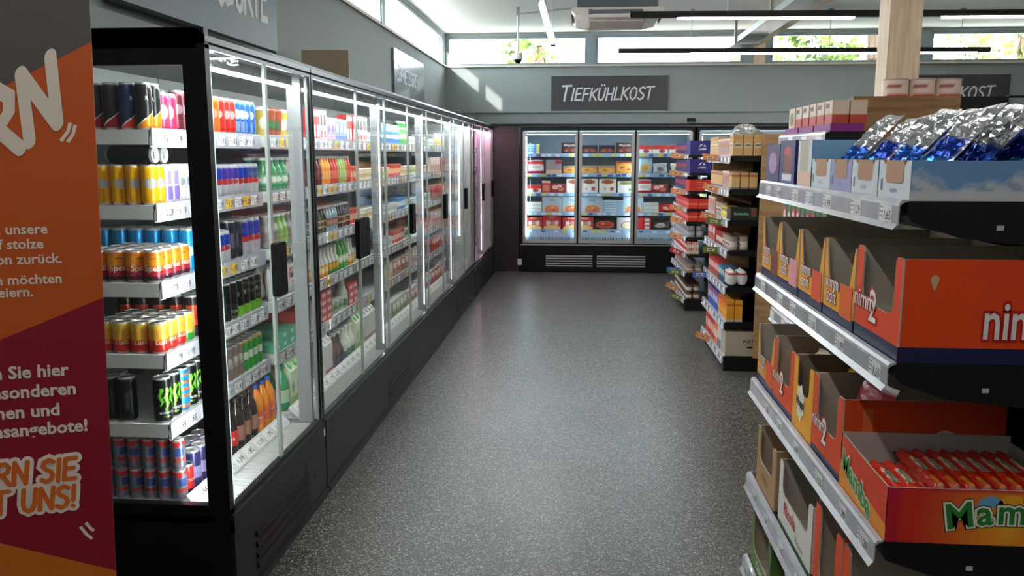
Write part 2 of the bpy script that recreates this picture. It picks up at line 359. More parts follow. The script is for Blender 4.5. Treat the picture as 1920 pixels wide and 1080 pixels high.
# trees outside the back windows
def tree(x, y, h, r, n, label, seed):
    rnd = random.Random(seed); t = thing('tree', label, 'tree', (x, y, -.12), 0, 'trees outside the back windows')
    m = MB(); m.tube([(0, 0, 0), (.1, 0, h * .35), (0, .1, h * .7)], .14, 8); obj('trunk', m, M['bark'], t)
    m = MB()
    blobs = [(rnd.gauss(0, r * .5), rnd.gauss(0, r * .35), h * .55 + rnd.uniform(-.32, .4) * h, r * rnd.uniform(.3, .5)) for _ in range(16)]
    for k in range(n):
        bx, by, bz, br = blobs[k % 16]; d = Vector((rnd.gauss(0, 1), rnd.gauss(0, 1), rnd.gauss(0, 1))).normalized() * br * rnd.uniform(.55, 1)
        c = Vector((bx, by, bz)) + d; a = Vector((rnd.gauss(0, 1), rnd.gauss(0, 1), rnd.gauss(0, 1))).normalized(); e = a.orthogonal().normalized(); s = rnd.uniform(.07, .14)
        m.face([c - a * s, c + e * s * .55, c + a * s, c - e * s * .55], WHITE)
    o = obj('crown', m, M['leaf'], t)
tree(5.0, 15.4, 6.2, 1.4, 3600, 'tall leafy tree outside the window at the right end', 3)
tree(8.7, 17.9, 6.6, 1.8, 4200, 'bushy yellow-green tree outside, furthest right in the window', 5)
tree(3.7, 21.5, 6.2, 1.3, 1200, 'sparse tree outside the window beside the wooden post', 8)
tree(-1.0, 19.5, 6.0, 1.2, 700, 'sparse tree outside the back window nearest the left corner', 9)

# ------------------------------------------------------------------ product kinds: each one mesh plus its parts
K = {}
def kind(key, name, cat, mb, mats, parts, w, d, h):
    ms = mb.mesh(name, mats if isinstance(mats, list) else [mats])
    K[key] = (name, cat, ms, [(pn, pm.mesh(pn, mt if isinstance(mt, list) else [mt])) for pn, pm, mt in parts], w, d, h)
def put(key, x, y, z, rz, label, group=None, tilt=None):
    name, cat, me, parts, w, d, h = K[key]
    o = bpy.data.objects.new(name, me); C.objects.link(o); o.location = (x, y, z); o.rotation_euler = tilt if tilt else (0, 0, rz)
    tag(o, label, cat, group)
    for pn, pm in parts:
        p = bpy.data.objects.new(pn, pm); C.objects.link(p); p.parent = o
    return o
def bands(base, *bs):
    def f(u, v):
        c = base
        for v0, v1, col in bs:
            if v0 <= v <= v1: c = col
        return c
    return f
def design(base, bnd=(), disc=(), block=(), diag=None):
    def f(u, v):
        c = base
        for v0, v1, col in bnd:
            if v0 <= v <= v1: c = col
        if diag and v < diag[0] + diag[1] * (u - .5): c = diag[2]
        for cx, cy, rx, ry, col in disc:
            if ((u - cx) / rx) ** 2 + ((v - cy) / ry) ** 2 < 1: c = col
        for u0, u1, v0, v1, col in block:
            if u0 <= u <= u1 and v0 <= v <= v1: c = col
        return c
    return f
def can(key, r, h, fn, txt=(), rows=40, segs=48, lid=SILVER):
    b = MB(); prof = [(r * .76, 0), (r * .8, .003), (r * .96, .009), (r, .016)] + [(r, .016 + (h - .036) * k / rows) for k in range(1, rows + 1)] + [(r * .93, h - .01), (r * .87, h - .004)]
    g = lambda u, v: SILVER if (v < .03 or v > .965) else fn(u, v)
    b.lathe(prof, segs, g)
    for s, size, v, col in txt:
        rr = r + .0006
        b.text(s, size, (0, 0, 0), (1, 0, 0), (0, 0, 1), col, off=.01, align='c', warp=lambda x, y, rr=rr, v=v, h=h: (rr * math.sin(x / rr), -rr * math.cos(x / rr), v * h + y))
    l = MB(); l.lathe([(r * .87, h - .005), (r * .9, h), (r * .86, h + .0005), (r * .8, h - .004)], segs, lid, capb=False, capt=True)
    l.lathe([(r * .25, h - .003), (r * .25, h - .001)], 10, (150, 152, 154), cx=0, cy=-r * .2); l.box(-r * .2, r * .2, -r * .2, r * .3, h - .003, h - .0012, (170, 172, 174))
    kind(key, 'drink_can', 'can', b, M['can'], [('lid', l, M['can'])], 2 * r, 2 * r, h)
def bottle(key, r, h, body, label, cap, neck=.36, lab=(.18, .5), shoulder=.6, name='drink_bottle', segs=24, waist=1.0, txt=None, capr=None):
    cr = capr or r * neck
    b = MB(); prof = [(r * .8, 0), (r * .97, .006), (r, .02), (r * waist, h * lab[0]), (r * waist, h * lab[1]), (r, h * shoulder), (r * .92, h * (shoulder + .08)), (r * .68, h * (shoulder + .18)), (cr * 1.02, h * min(.9, shoulder + .28)), (cr * .95, h * .93)]
    b.lathe(prof, segs, body)
    l = MB(); lr = r * waist + .0008
    l.lathe([(lr, h * (lab[0] + .02) + (h * (lab[1] - lab[0] - .03)) * k / 8) for k in range(9)], segs, label, capb=False, capt=False)
    if txt: l.text(txt[0], txt[1], (0, 0, 0), (1, 0, 0), (0, 0, 1), txt[2], off=.01, align='c', warp=lambda x, y, rr=lr + .0006: ((rr) * math.sin(x / rr), -rr * math.cos(x / rr), (lab[0] + lab[1]) / 2 * h - txt[1] * .3 + y))
    c = MB(); c.lathe([(cr, h * .92), (cr * 1.06, h * .925), (cr * 1.06, h * .99), (cr * .95, h)], segs, cap)
    kind(key, name, 'bottle', b, M['liquid'], [('label', l, M['card']), ('cap', c, M['plastic'])], 2 * r, 2 * r, h)
def box(key, w, d, h, front, side=None, top=None, name='carton', cat='carton', n=(24, 20), txt=(), mat='card', parts=(), sidef=None):
    b = MB(); e = .0004
    sc = side or (front(0.02, .5) if callable(front) else front); tc = top or sc
    b.box(-w / 2, w / 2, 0, d, 0, h, sc, cols={'top': tc, 'front': sc, 'left': sc, 'right': sc})
    if callable(front): b.grid(lambda u, v: (-w / 2 + u * w, -e, v * h), n[0], n[1], front)
    for q, xx in (((-1), -w / 2 - e), ((1), w / 2 + e)):
        if sidef: b.grid(lambda u, v, xx=xx: (xx, u * d, v * h), 12, 14, sidef)
    for s, size, u, v, col in txt: b.text(s, size, ((u - .5) * w, -2 * e, v * h), (1, 0, 0), (0, 0, 1), col, off=.01, align='c')
    kind(key, name, cat, b, M[mat], list(parts), w, d, h)
def gable(key, w, h, front, cap, side):
    b = MB(); b.box(-w / 2, w / 2, 0, w, 0, h * .78, side); b.grid(lambda u, v: (-w / 2 + u * w, -.0004, v * h * .78), 10, 12, front)
    z = h * .78; t = h * .94
    b.face([(-w / 2, 0, z), (w / 2, 0, z), (w / 2, w / 2 - .003, t), (-w / 2, w / 2 - .003, t)], side); b.face([(-w / 2, w, z), (w / 2, w, z), (w / 2, w / 2 + .003, t), (-w / 2, w / 2 + .003, t)], side)
    for sx in (-1, 1): b.face([(sx * w / 2, 0, z), (sx * w / 2, w, z), (sx * w / 2, w / 2, t)], side)
    b.box(-w / 2, w / 2, w / 2 - .004, w / 2 + .004, t - .002, h, side)
    c = MB(); i = len(c.v); c.lathe([(.014, 0), (.014, .016)], 14, cap)
    c.v = [(x, .24 * w + y * .8, z + (t - z) * .5 + zz + (y) * .7) for x, y, zz in c.v]
    kind(key, 'milk_carton', 'carton', b, M['card'], [('cap', c, M['plastic'])], w, w, h)
def cup(key, r0, r1, h, fn, lid, name='drink_cup', cat='cup', dome=.006):
    b = MB(); b.lathe([(r0 + (r1 - r0) * k / 12, h * .92 * k / 12) for k in range(13)], 28, fn)
    l = MB(); l.lathe([(r1 * 1.04, h * .9), (r1 * 1.06, h * .93), (r1 * 1.04, h * .96), (r1 * .85, h), (r1 * .6, h + dome)], 28, lid)
    kind(key, name, cat, b, M['plastic'], [('lid', l, M['plastic'])], 2 * r1 * 1.05, 2 * r1 * 1.05, h)
def bag(key, w, h, t, fn, name='snack_bag', cat='bag', mat='film', crump=.06, seed=0, n=(16, 18), fin=.06, parts=(), jit=0.0):
    b = MB(); rnd = random.Random(seed); ph = [rnd.uniform(0, 6.28) for _ in range(8)]
    def pos(sgn):
        def f(u, v):
            e = max(0, 1 - abs(2 * u - 1) ** 3) ** .6; q = max(0, 1 - abs(2 * v - 1) ** 4) ** .6
            if v < fin or v > 1 - fin: q *= .08
            cr = crump * (math.sin(9 * u + ph[0] + 4 * v) * math.sin(7 * v + ph[1]) + .6 * math.sin(17 * u - 9 * v + ph[2]) * math.sin(13 * v + ph[3]))
            wob = .03 * w * math.sin(6 * v + ph[4])
            if jit: cr += jit * (math.sin(4391.7 * math.sin(u * 71.3 + v * 37.1 + seed)) if 0 < u < 1 else 0)
            return ((u - .5) * w * (1 - .06 * math.sin(PI * v)) + wob, t / 2 + sgn * t / 2 * e * q * (1 + cr * 2.2), v * h + .02 * h * math.sin(5 * u + ph[5]) * (v > .8))
        return f
    b.grid(pos(-1), n[0], n[1], fn, smooth=not jit); b.grid(pos(1), n[0], n[1], fn, smooth=not jit)
    kind(key, name, cat, b, M[mat], list(parts), w, t, h)
def tray(key, w, d, h, food, film, name='meat_tray', cat='tray', base=(225, 225, 225), lab=None, seed=0):
    rnd = random.Random(seed); b = MB()
    P = [(-w / 2 * .9, 0), (w / 2 * .9, 0), (w / 2, h), (-w / 2, h)]
    b.prism(P, lambda u, q, t: (u, t, q), d, base)
    f = MB(); ph = [rnd.uniform(0, 6.28) for _ in range(4)]
    f.grid(lambda u, v: (-w / 2 * .95 + u * w * .95, .03 * d + v * .94 * d, h * .95 + .35 * h * (math.sin(PI * u) * math.sin(PI * v)) * (1 + .3 * math.sin(12 * u + ph[0]) * math.sin(9 * v + ph[1]))), 12, 12,
           lambda u, v: food[int((math.sin(19 * u + ph[2]) + math.sin(17 * v + ph[3]) + 2) * len(food) / 4.01) % len(food)] if not (lab and .3 < u < .7 and .25 < v < .75) else lab, smooth=True)
    kind(key, name, cat, b, M['plastic'], [('filling', f, M['film'])], w, d, h)
def standtray(key, w, h, d, food, lab, seed=0, name='meat_pack'):
    # tray standing upright, seen face on
    rnd = random.Random(seed); b = MB(); ph = [rnd.uniform(0, 6.28) for _ in range(4)]
    b.box(-w / 2, w / 2, 0, d, 0, h, (228, 226, 226))
    f = MB(); f.grid(lambda u, v: (-w / 2 + .006 + u * (w - .012), -.002 - .012 * math.sin(PI * u) * math.sin(PI * v), .006 + v * (h - .012)), 12, 12,
        lambda u, v: lab if (.56 < v < .9 and .15 < u < .85) else food[int((math.sin(21 * u + ph[0]) + math.sin(16 * v + ph[1] + 3 * u) + 2) * len(food) / 4.01) % len(food)], smooth=True)
    kind(key, name, 'meat pack', b, M['plastic'], [('filling', f, M['film'])], w, d, h)

# --- cans of the first cooler
def energy(top, bot, line=(230, 230, 230)):
    def f(u, v):
        e = v - (.28 + .9 * (u - .5))
        if abs(u - .5) > .3: e = v - (.28 + .9 * (math.copysign(.3, u - .5) - (u - .5 - math.copysign(.3, u - .5)) * .8))
        return bot if e < -.03 else (line if e < .0 else top)
    return f
RS, RR = .0265, .033
can('black_red', .029, .16, energy((28, 26, 30), (150, 22, 40))); can('navy_red', .028, .16, energy((24, 38, 84), (220, 44, 34)), [('R', .02, .62, (200, 210, 220))])
can('black_orange', .028, .16, energy((24, 24, 26), (240, 130, 20)), [('R', .02, .62, (180, 180, 180))])
can('pink', RS, .134, design((226, 56, 96), disc=((.5, .5, .12, .2, (240, 180, 190)),))); can('maroon', RS, .15, design((98, 34, 48), disc=((.5, .55, .12, .12, (150, 120, 125)),)))
can('orange', RS, .15, design((232, 112, 34), disc=((.5, .55, .14, .12, (200, 170, 150)),))); can('red', RS, .15, design((206, 44, 36), disc=((.5, .55, .12, .12, (210, 180, 176)),)))
can('blue', RS, .15, design((42, 108, 200), disc=((.5, .6, .13, .14, (220, 226, 236)),), block=((.42, .58, .1, .4, (150, 180, 220)),)))
can('yellow', RS, .140, design((240, 176, 8), disc=((.5, .55, .15, .13, (176, 174, 168)),), block=((.46, .54, .06, .42, (196, 140, 10)),)))
def halves(a, c, line=None):
    def f(u, v):
        if v > .93 or v < .05: return c
        if line and ((u - .5) / .17) ** 2 + ((v - .47) / .09) ** 2 < 1: return line
        return a if (v > .47 + .1 * math.sin(2 * PI * u * 2)) else c
    return f
can('white_purple', RS, .140, design((214, 212, 224), block=((.3, .7, .08, .45, (130, 110, 196)), (.36, .64, .5, .85, (160, 146, 206))))); can('white', RS, .140, design((216, 218, 222), disc=((.5, .55, .14, .12, (140, 150, 160)),)))
can('teal_silver', RS, .134, halves((20, 116, 124), (176, 186, 190))); can('blue_silver', RS, .134, halves((36, 60, 168), (186, 188, 196), (180, 40, 50)))
can('purple_silver', RS, .134, halves((76, 52, 160), (188, 188, 198), (176, 60, 70))); can('silver_red', RS, .134, halves((52, 74, 130), (196, 198, 204), (206, 46, 40)))
can('cola_orange', RR, .115, lambda u, v: (74, 30, 54) if v < .2 else (176, 40, 56) if v < .36 else (230, 110, 40) if v < .52 else (240, 150, 36) if v < .84 else (220, 130, 40), [('Spezi', .03, .36, (240, 236, 230)), ('VIERER', .009, .72, (120, 50, 30))])
can('lime_yellow', RR, .115, lambda u, v: (206, 40, 34) if v < .32 else (226, 90, 40) if v < .46 else (240, 176, 60) if v < .8 else (232, 196, 70), [('Lust', .026, .3, (246, 230, 200))])
can('lemon_green', RR, .115, lambda u, v: (50, 150, 60) if v < .3 else (190, 190, 60) if v < .42 else (240, 190, 60) if v < .82 else (236, 200, 80), [('Lust', .026, .3, (246, 230, 200))])
can('bright_blue', RR, .168, design((24, 138, 200), disc=((.5, .5, .14, .12, (190, 220, 236)),))); can('dark_red', RR, .168, design((40, 26, 30), block=((.36, .64, .3, .8, (186, 70, 40)),)))
can('black_plain', RR, .168, design((20, 21, 23), block=((.4, .46, .3, .7, (60, 62, 64)), (.5, .54, .2, .74, (56, 58, 60)))))
def claw(col):
    def f(u, v):
        for c0, k, lo in ((.40, .3, .34), (.5, .0, .26), (.6, -.3, .34)):
            w = .026 * min(1, max(0, (v - lo) * 5)); cc = c0 + .02 * math.sin(22 * v + 9 * c0)
            if lo < v < .8 and abs(u - cc) < w: return col
        return (18, 19, 20)
    return f
can('black_claw', RR, .168, claw((120, 220, 60)), [('MONSTER', .0125, .2, (226, 228, 226)), ('ENERGY', .007, .13, (120, 210, 70))], segs=48)
can('blue_orange', RR, .168, lambda u, v: (224, 112, 44) if (.1 < v < .17 or .86 < v < .9) else ((226, 120, 56) if (abs(u - .5) < .13 and abs(((v * 6.5) % 1) - .5) < .2 and .3 < v < .8) else (46, 150, 206)))
can('black_green_base', RR, .168, bands((24, 26, 24), (.0, .3, (120, 190, 50))), [('4', .03, .55, (190, 200, 190))]); can('blackgreen_text', RR, .168, bands((26, 30, 28), (.06, .1, (90, 150, 60))), [('MON', .018, .2, (200, 206, 200))])
can('silver_brown', RS, .15, design((128, 110, 98), bnd=((.4, .6, (160, 150, 142)),), disc=((.5, .6, .1, .1, (190, 186, 180)),))); can('green_can', RS, .15, lambda u, v: (214, 176, 60) if v > .9 else ((34, 160, 56) if not (abs(u - .5) < .12 and .4 < v < .62) else (220, 226, 210)))
can('blue_red_star', RS, .1165, lambda u, v: (196, 48, 50) if v > .82 + .05 * math.sin(u * 25) else ((60, 80, 150) if abs(u - .5) < .1 and .5 < v < .74 else ((198, 70, 60) if abs(u - .5) < .16 and .3 < v < .42 else (120, 128, 148))), [('FIN', .012, .14, (210, 90, 70))])
can('purple_gold', RR, .150, lambda u, v: (222, 160, 70) if u > .62 + .15 * math.sin(v * 3) else (84, 46, 140)); can('action_red', RS, .1165, bands((190, 46, 44), (.0, .2, (40, 36, 40))), [('ACTION', .013, .45, (240, 230, 224))])
can('dark_blue_tall', RR, .150, design((52, 50, 96), block=((.3, .7, .3, .6, (150, 140, 190)),)))
can('blue_tall', RR, .168, halves((40, 52, 170), (190, 190, 200), (190, 40, 50))); can('dark_navy', RR, .168, design((44, 42, 56), block=((.4, .6, .3, .7, (90, 90, 110)),)))
# --- bottles, cups, cartons
bottle('cola', .034, .225, (30, 14, 12), (200, 36, 32), (30, 26, 26), txt=('Cola', .02, WHITE)); bottle('cola_brown', .034, .225, (34, 20, 16), (150, 104, 84), (60, 50, 44)); bottle('orange_soda', .034, .225, (236, 140, 24), (226, 96, 24), (40, 90, 200), txt=('Fanta', .018, (240, 240, 250)))
bottle('green_soda', .034, .225, (40, 150, 90), (190, 220, 180), (30, 150, 90)); bottle('ice_tea', .03, .18, (196, 96, 40), (200, 110, 50), (40, 40, 44))
cup('coffee_cup', .03, .042, .135, design((196, 168, 70), disc=((.5, .5, .13, .2, (226, 226, 214)),), block=((.62, .9, .1, .75, (40, 120, 84)),)), (240, 240, 238)); cup('coffee_cup_brown', .03, .042, .135, design((150, 72, 48), disc=((.5, .45, .12, .2, (60, 110, 70)),)), (166, 92, 70))
bottle('green_milk', .036, .16, design((52, 130, 84)), design((90, 160, 110), disc=((.5, .5, .14, .3, (220, 224, 214)),)), (240, 240, 238), neck=.6, shoulder=.55); bottle('grey_shake', .032, .16, (150, 148, 144), (120, 116, 110), (238, 238, 236), neck=.6, shoulder=.55); bottle('lime_shake', .032, .16, (150, 190, 110), (126, 176, 90), (236, 240, 230), neck=.6, shoulder=.55)
bag('white_emblem', .11, .17, .05, design((228, 226, 224), disc=((.5, .58, .36, .24, (206, 80, 60)), (.5, .58, .24, .16, (230, 232, 236)), (.5, .58, .14, .09, (70, 90, 150)))), 'food_pouch', 'pouch', seed=4)
box('red_block', .10, .12, .05, design((204, 72, 56), block=((.1, .9, .3, .7, (226, 150, 130)),))); box('teal_block', .10, .12, .045, design((90, 176, 140), block=((.1, .5, .3, .7, (190, 224, 220)),)))
gable('milk_green', .07, .235, design((226, 236, 210), bnd=((.0, .25, (150, 196, 90)),), disc=((.5, .55, .25, .18, (120, 190, 90)),)), (80, 170, 90), (216, 230, 196)); gable('milk_white', .07, .235, design((232, 230, 226), bnd=((.1, .2, (180, 60, 60)),)), (206, 206, 206), (226, 226, 222))
tray('pink_tray', .12, .10, .035, [(224, 196, 192), (206, 170, 168), (236, 226, 222)], None, 'food_tray', 'tray', (200, 180, 178), lab=(238, 236, 232), seed=3)
# --- long cooler
box('red_tetra', .06, .06, .165, design((206, 40, 38), block=((.15, .85, .1, .45, (236, 226, 220)),), bnd=((.8, .9, (240, 236, 232)),)), top=(230, 226, 222), name='drink_carton'); box('white_tetra', .06, .06, .165, design((226, 218, 214), block=((.15, .85, .5, .85, (60, 50, 50)), (.2, .8, .1, .3, (190, 60, 60)))), top=(230, 226, 222), name='drink_carton')
box('brown_tetra', .06, .06, .165, design((150, 112, 92), block=((.15, .85, .5, .8, (226, 214, 204)),)), top=(210, 200, 190), name='drink_carton')
box('blue_yog', .085, .085, .13, design((96, 120, 178), disc=((.5, .55, .3, .25, (226, 226, 236)),), bnd=((.9, 1, (230, 230, 236)),)), top=(232, 234, 238), name='yogurt_pack'); box('pink_yog', .085, .085, .13, design((196, 150, 190), disc=((.5, .5, .3, .25, (120, 110, 176)),), bnd=((.9, 1, (230, 230, 236)),)), top=(232, 234, 238), name='yogurt_pack')
bottle('smoothie_dark', .026, .165, (96, 26, 34), (110, 40, 44), (230, 228, 222), neck=.55); bottle('smoothie_orange', .026, .165, (234, 150, 50), (238, 176, 80), (230, 228, 222), neck=.55); bottle('smoothie_red', .026, .165, (190, 60, 46), (206, 90, 70), (230, 228, 222), neck=.55); bottle('smoothie_green', .026, .165, (150, 176, 90), (170, 190, 110), (230, 228, 222), neck=.55)
bottle('dressing_dark', .026, .15, (54, 44, 40), design((190, 150, 90), disc=((.5, .5, .2, .3, (60, 50, 44)),)), (220, 216, 208), neck=.6); bottle('dressing_clear', .026, .15, (150, 170, 180), design((70, 90, 100), disc=((.5, .5, .2, .3, (200, 120, 100)),)), (226, 226, 224), neck=.6)
bottle('shaker_orange', .034, .17, lambda u, v: (232, 232, 228) if v > .42 else (232, 140, 50), design((234, 160, 70), disc=((.5, .5, .2, .3, (240, 220, 160)),)), (238, 238, 236), neck=.62, lab=(.1, .42), shoulder=.45); bottle('shaker_green', .034, .17, lambda u, v: (232, 234, 228) if v > .42 else (90, 150, 60), design((110, 150, 60), disc=((.5, .5, .25, .3, (236, 160, 50)),)), (238, 238, 236), neck=.62, lab=(.1, .42), shoulder=.45)
box('butter_red', .10, .09, .045, design((206, 62, 56), block=((.15, .85, .25, .7, (236, 196, 186)),)), name='butter_pack', cat='pack'); box('butter_purple', .10, .09, .045, design((226, 224, 228), bnd=((.0, .4, (112, 96, 176)),)), name='butter_pack', cat='pack')
bottle('carafe_brown', .042, .20, (96, 72, 54), (70, 66, 110), (226, 222, 214), neck=.5, lab=(.05, .3), shoulder=.42); bottle('carafe_white', .042, .20, (214, 220, 206), (96, 140, 120), (226, 226, 222), neck=.5, lab=(.05, .3), shoulder=.42)
cup('tub_white', .038, .045, .07, design((226, 224, 220), bnd=((.3, .6, (180, 200, 190)),)), (232, 232, 230), 'yogurt_tub', 'tub', 0); cup('tub_red', .045, .052, .10, design((214, 70, 46), bnd=((.3, .7, (236, 190, 160)),)), (226, 90, 60), 'yogurt_tub', 'tub', 0); cup('tub_blue', .04, .047, .10, design((70, 140, 210), disc=((.5, .5, .2, .25, (236, 236, 240)),)), (60, 120, 200), 'yogurt_tub', 'tub', 0); cup('tub_green', .038, .045, .08, design((190, 210, 180), bnd=((.3, .65, (110, 160, 110)),)), (230, 234, 226), 'yogurt_tub', 'tub', 0); cup('tub_cream', .04, .047, .08, design((232, 220, 190), bnd=((.3, .6, (214, 180, 120)),)), (240, 236, 226), 'yogurt_tub', 'tub', 0); cup('tub_pink', .038, .045, .075, design((226, 170, 170), bnd=((.3, .6, (236, 226, 224)),)), (232, 222, 222), 'yogurt_tub', 'tub', 0)
bottle('bottle_blue', .028, .15, (84, 150, 206), design((60, 120, 190), disc=((.5, .5, .2, .3, (226, 232, 240)),)), (226, 232, 238), neck=.6); bottle('bottle_lime', .036, .19, (90, 170, 90), design((140, 196, 110), disc=((.5, .5, .2, .3, (236, 240, 226)),)), (200, 226, 200), neck=.5)
PINKM = [(196, 84, 84), (214, 120, 112), (226, 160, 150), (176, 60, 64)]; HAM = [(226, 176, 164), (214, 150, 140), (232, 200, 190)]; SAL = [(176, 66, 54), (206, 110, 90), (150, 50, 44)]; CHE = [(232, 200, 120), (240, 216, 150), (226, 190, 110)]
standtray('ham', .13, .15, .025, HAM, (236, 234, 232), 1, 'sliced_ham_pack'); standtray('salami', .13, .15, .025, SAL, (214, 40, 44), 2, 'salami_pack'); standtray('cheese', .13, .13, .025, CHE, (220, 226, 236), 3, 'cheese_pack'); standtray('sausage', .15, .13, .03, [(190, 120, 90), (206, 140, 104), (170, 96, 70)], (232, 226, 216), 4, 'sausage_pack'); standtray('mince', .17, .15, .05, PINKM, (236, 232, 232), 5, 'meat_pack'); standtray('steak', .17, .15, .05, [(170, 50, 56), (196, 80, 80), (230, 190, 186)], (226, 206, 210), 6, 'meat_pack'); standtray('grill', .16, .15, .03, [(206, 60, 44), (226, 110, 70), (180, 40, 36)], (240, 228, 218), 7, 'grill_meat_pack'); standtray('greens', .14, .14, .06, [(150, 180, 110), (110, 150, 80), (206, 216, 170)], (236, 236, 230), 8, 'salad_pack')

# ------------------------------------------------------------------ refrigerated cases along the left wall
def wobj(name, mb, mats, parent, origin):
    mb.v = [(x - origin[0], y - origin[1], z - origin[2]) for x, y, z in mb.v]
    return obj(name, mb, mats, parent)
SZ = [1.735, 1.475, 1.20, .94, .682]; DECK = .385
XF, XS = -1.25, -1.48
rt = random.Random(11)
PRICES = ['1,29', '1,39', '-,85', '1,19', '0,99', '2,29', '1,79', '-,95']
def tags(b, y0, y1, x, z, h, step, mat, near=True):
    y = y0 + .03
    while y < y1 - .09:
        w = .07; yel = rt.random() < .14; xx = x + .0012
        b.face([(xx, y, z - h * .9), (xx, y + w, z - h * .9), (xx, y + w, z - h * .1), (xx, y, z - h * .1)], (232, 186, 60) if yel else (226, 226, 226), mat)
        if near:
            b.text(rt.choice(PRICES), h * .62, (xx + .0006, y + w * .42, z - h * .75), (0, 1, 0), (0, 0, 1), (30, 30, 32), mat, off=.012)
            for k in range(2): b.face([(xx + .0005, y + .006, z - h * (.3 + .22 * k)), (xx + .0005, y + w * .36, z - h * (.3 + .22 * k)), (xx + .0005, y + w * .36, z - h * (.22 + .22 * k)), (xx + .0005, y + .006, z - h * (.22 + .22 * k))], (120, 120, 122), mat)
        y += w + step * rt.uniform(.15, 1)
def cooler(label, y0, y1, walls, doors, handles, grilles, led, end_glass=False, near=True):
    og = (-1.64, y0, 0); t = thing('refrigerated_case', label, 'cooler', og)
    P = lambda name, mb, mats, par=None: wobj(name, mb, mats, par or t, og)
    b = MB(); b.box(-2.03, -1.97, y0, y1, .3, 1.998); b.box(-2.03, -1.275, y0, y1, 1.998, 2.012); b.box(-1.97, -1.30, y0, y1, .34, .36); P('liner', b, M['greysteel'])
    b = MB(); b.box(-2.03, -1.235, y0 + .002, y1 - .002, .02, .34); b.box(-1.30, -1.232, y0 + .002, y1 - .002, .30, .365); b.box(-2.03, -1.222, y0, y1, 0, .025)
    k = P('plinth', b, M['kick'])
    for a, c in grilles:
        g = MB()
        for q in range(4):
            z = .215 - q * .043
            g.face([(-1.2335, a, z), (-1.2335, c, z), (-1.224, c, z - .018), (-1.224, a, z - .018)], BLACKC); g.face([(-1.224, a, z - .018), (-1.224, c, z - .018), (-1.2335, c, z - .026), (-1.2335, a, z - .026)], BLACKC)
        P('vent_grille', g, M['blackgloss'], k)
    b = MB(); b.box(-1.2348, -1.2335, y1 - .30, y1 - .285, .1, .26); b.box(-1.2348, -1.2335, y0 + .03, y1 - .03, .262, .268); b.box(-1.2345, -1.2325, y1 - .18, y1 - .15, .15, .18); P('panel_joint', b, M['black'], k)
    b = MB(); b.box(-1.2315, -1.2305, y1 - .035, y1 - .015, .3, .335); P('sticker', b, M['socket'], k)
    # canopy with a bevelled glossy nose
    b = MB(); poly = [(-2.03, 2.012), (-1.25, 2.012), (-1.243, 2.02), (-1.243, 2.04), (-1.275, 2.062), (-2.03, 2.062)]
    b.prism(poly, lambda u, w, d: (u, y0 + d, w), y1 - y0, BLACKC); P('canopy', b, M['blackgloss'])
    b = MB(); b.box(-1.335, -1.322, y0 + .06, y1 - .06, 1.947, 1.958); b.box(-1.345, -1.312, y0 + .06, y1 - .06, 1.9585, 1.998); b.m[6:] = [1] * 6; P('led_strip', b, [led, M['greysteel']])
    for a, c in walls:
        b = MB(); b.box(-1.97, -1.285, a, c, .36, 1.998); P('side_wall' , b, M['whitesteel'])
    for yy, c in dividers.get(label, ()):
        b = MB(); b.box(-1.350, -1.285, yy - .012, yy + .012, .37, 1.998); m = P('mullion', b, M['mull'])
        if c is not None: b = MB(); b.box(-1.298, -1.294, yy - .0145, yy - .012, .42, 1.93); P('led_strip', b, M['mled'] if near else led, m)
    a0, c0 = y0 + (.05 if end_glass else .03), y1 - .045
    segs = [a0] + [yy for yy, _ in dividers.get(label, ()) if yy < c0 - .1] + [c0]
    for si, z in enumerate(SZ):
        for q in range(len(segs) - 1):
            a, c = segs[q] + .004, segs[q + 1] - .004
            b = MB(); b.box(-1.965, XS, a, c, z - .022, z); b.box(XS - .005, XS, a, c, z - .06, z); b.box(-1.9, XS - .01, a, a + .006, z - .05, z - .022)
            s = P('shelf', b, M['whitesteel'])
            r = MB(); r.box(XS, XS + .006, a, c, z - .056, z + .006); tags(r, a, c, XS + .006, z, .054, .06, 1, near); P('price_rail', r, [M['rail'], M['card']], s)
    b = MB(); b.box(-1.965, -1.43, a0, c0, .36, DECK); d = P('bottom_deck', b, M['whitesteel'])
    r = MB(); r.prism([(-1.43, DECK), (-1.39, .362), (-1.43, .362)], lambda u, w, dd: (u, a0 + dd, w + .0), c0 - a0, WHITE); r.face([(-1.432, a0, DECK + .03), (-1.432, c0, DECK + .03), (-1.39, c0, .37), (-1.39, a0, .37)], (210, 210, 212))
    y = a0 + .05
    while near and y < c0 - .12:
        def wp(x, yy, y=y): return (-1.431 + .0006 + .042 * (1 - yy / .07), y + x, DECK - .012 + yy * .6)
        q = [wp(0, .008), wp(.075, .008), wp(.075, .062), wp(0, .062)]; r.face(q, (232, 232, 230)); r.text(rt.choice(PRICES), .036, (0, 0, 0), (1, 0, 0), (0, 1, 0), (30, 30, 30), off=.01, warp=lambda x, yy, y=y: (wp(x + .02, yy + .02)[0] + .0008, wp(x + .02, yy)[1], wp(0, yy + .02)[2] + .0008)); y += .11
    P('price_rail', r, M['card'], d)
    b = MB(); y = a0
    b.box(-1.388, -1.286, a0, c0, .3601, .3612, BLACKC)
    b.m[:] = [1] * 6
    while y < c0: b.box(-1.385, -1.29, y, y + .006, .362, .371); b.m[-6:] = [0] * 6; y += .019 if near else .03
    P('air_grille', b, [M['whitesteel'], M['black']], d)
    b = MB(); b.box(-1.268, -1.246, y0 + .002, y1 - .002, .365, .385); b.box(-1.268, -1.246, y0 + .002, y1 - .002, 1.998, 2.012)
    b.box(-1.27, -1.245, y1 - .022, y1 - .001, .36, 2.0)
    if not end_glass: b.box(-1.27, -1.245, y0 + .001, y0 + .022, .36, 2.0)
    P('door_frame', b, M['blackgloss'])
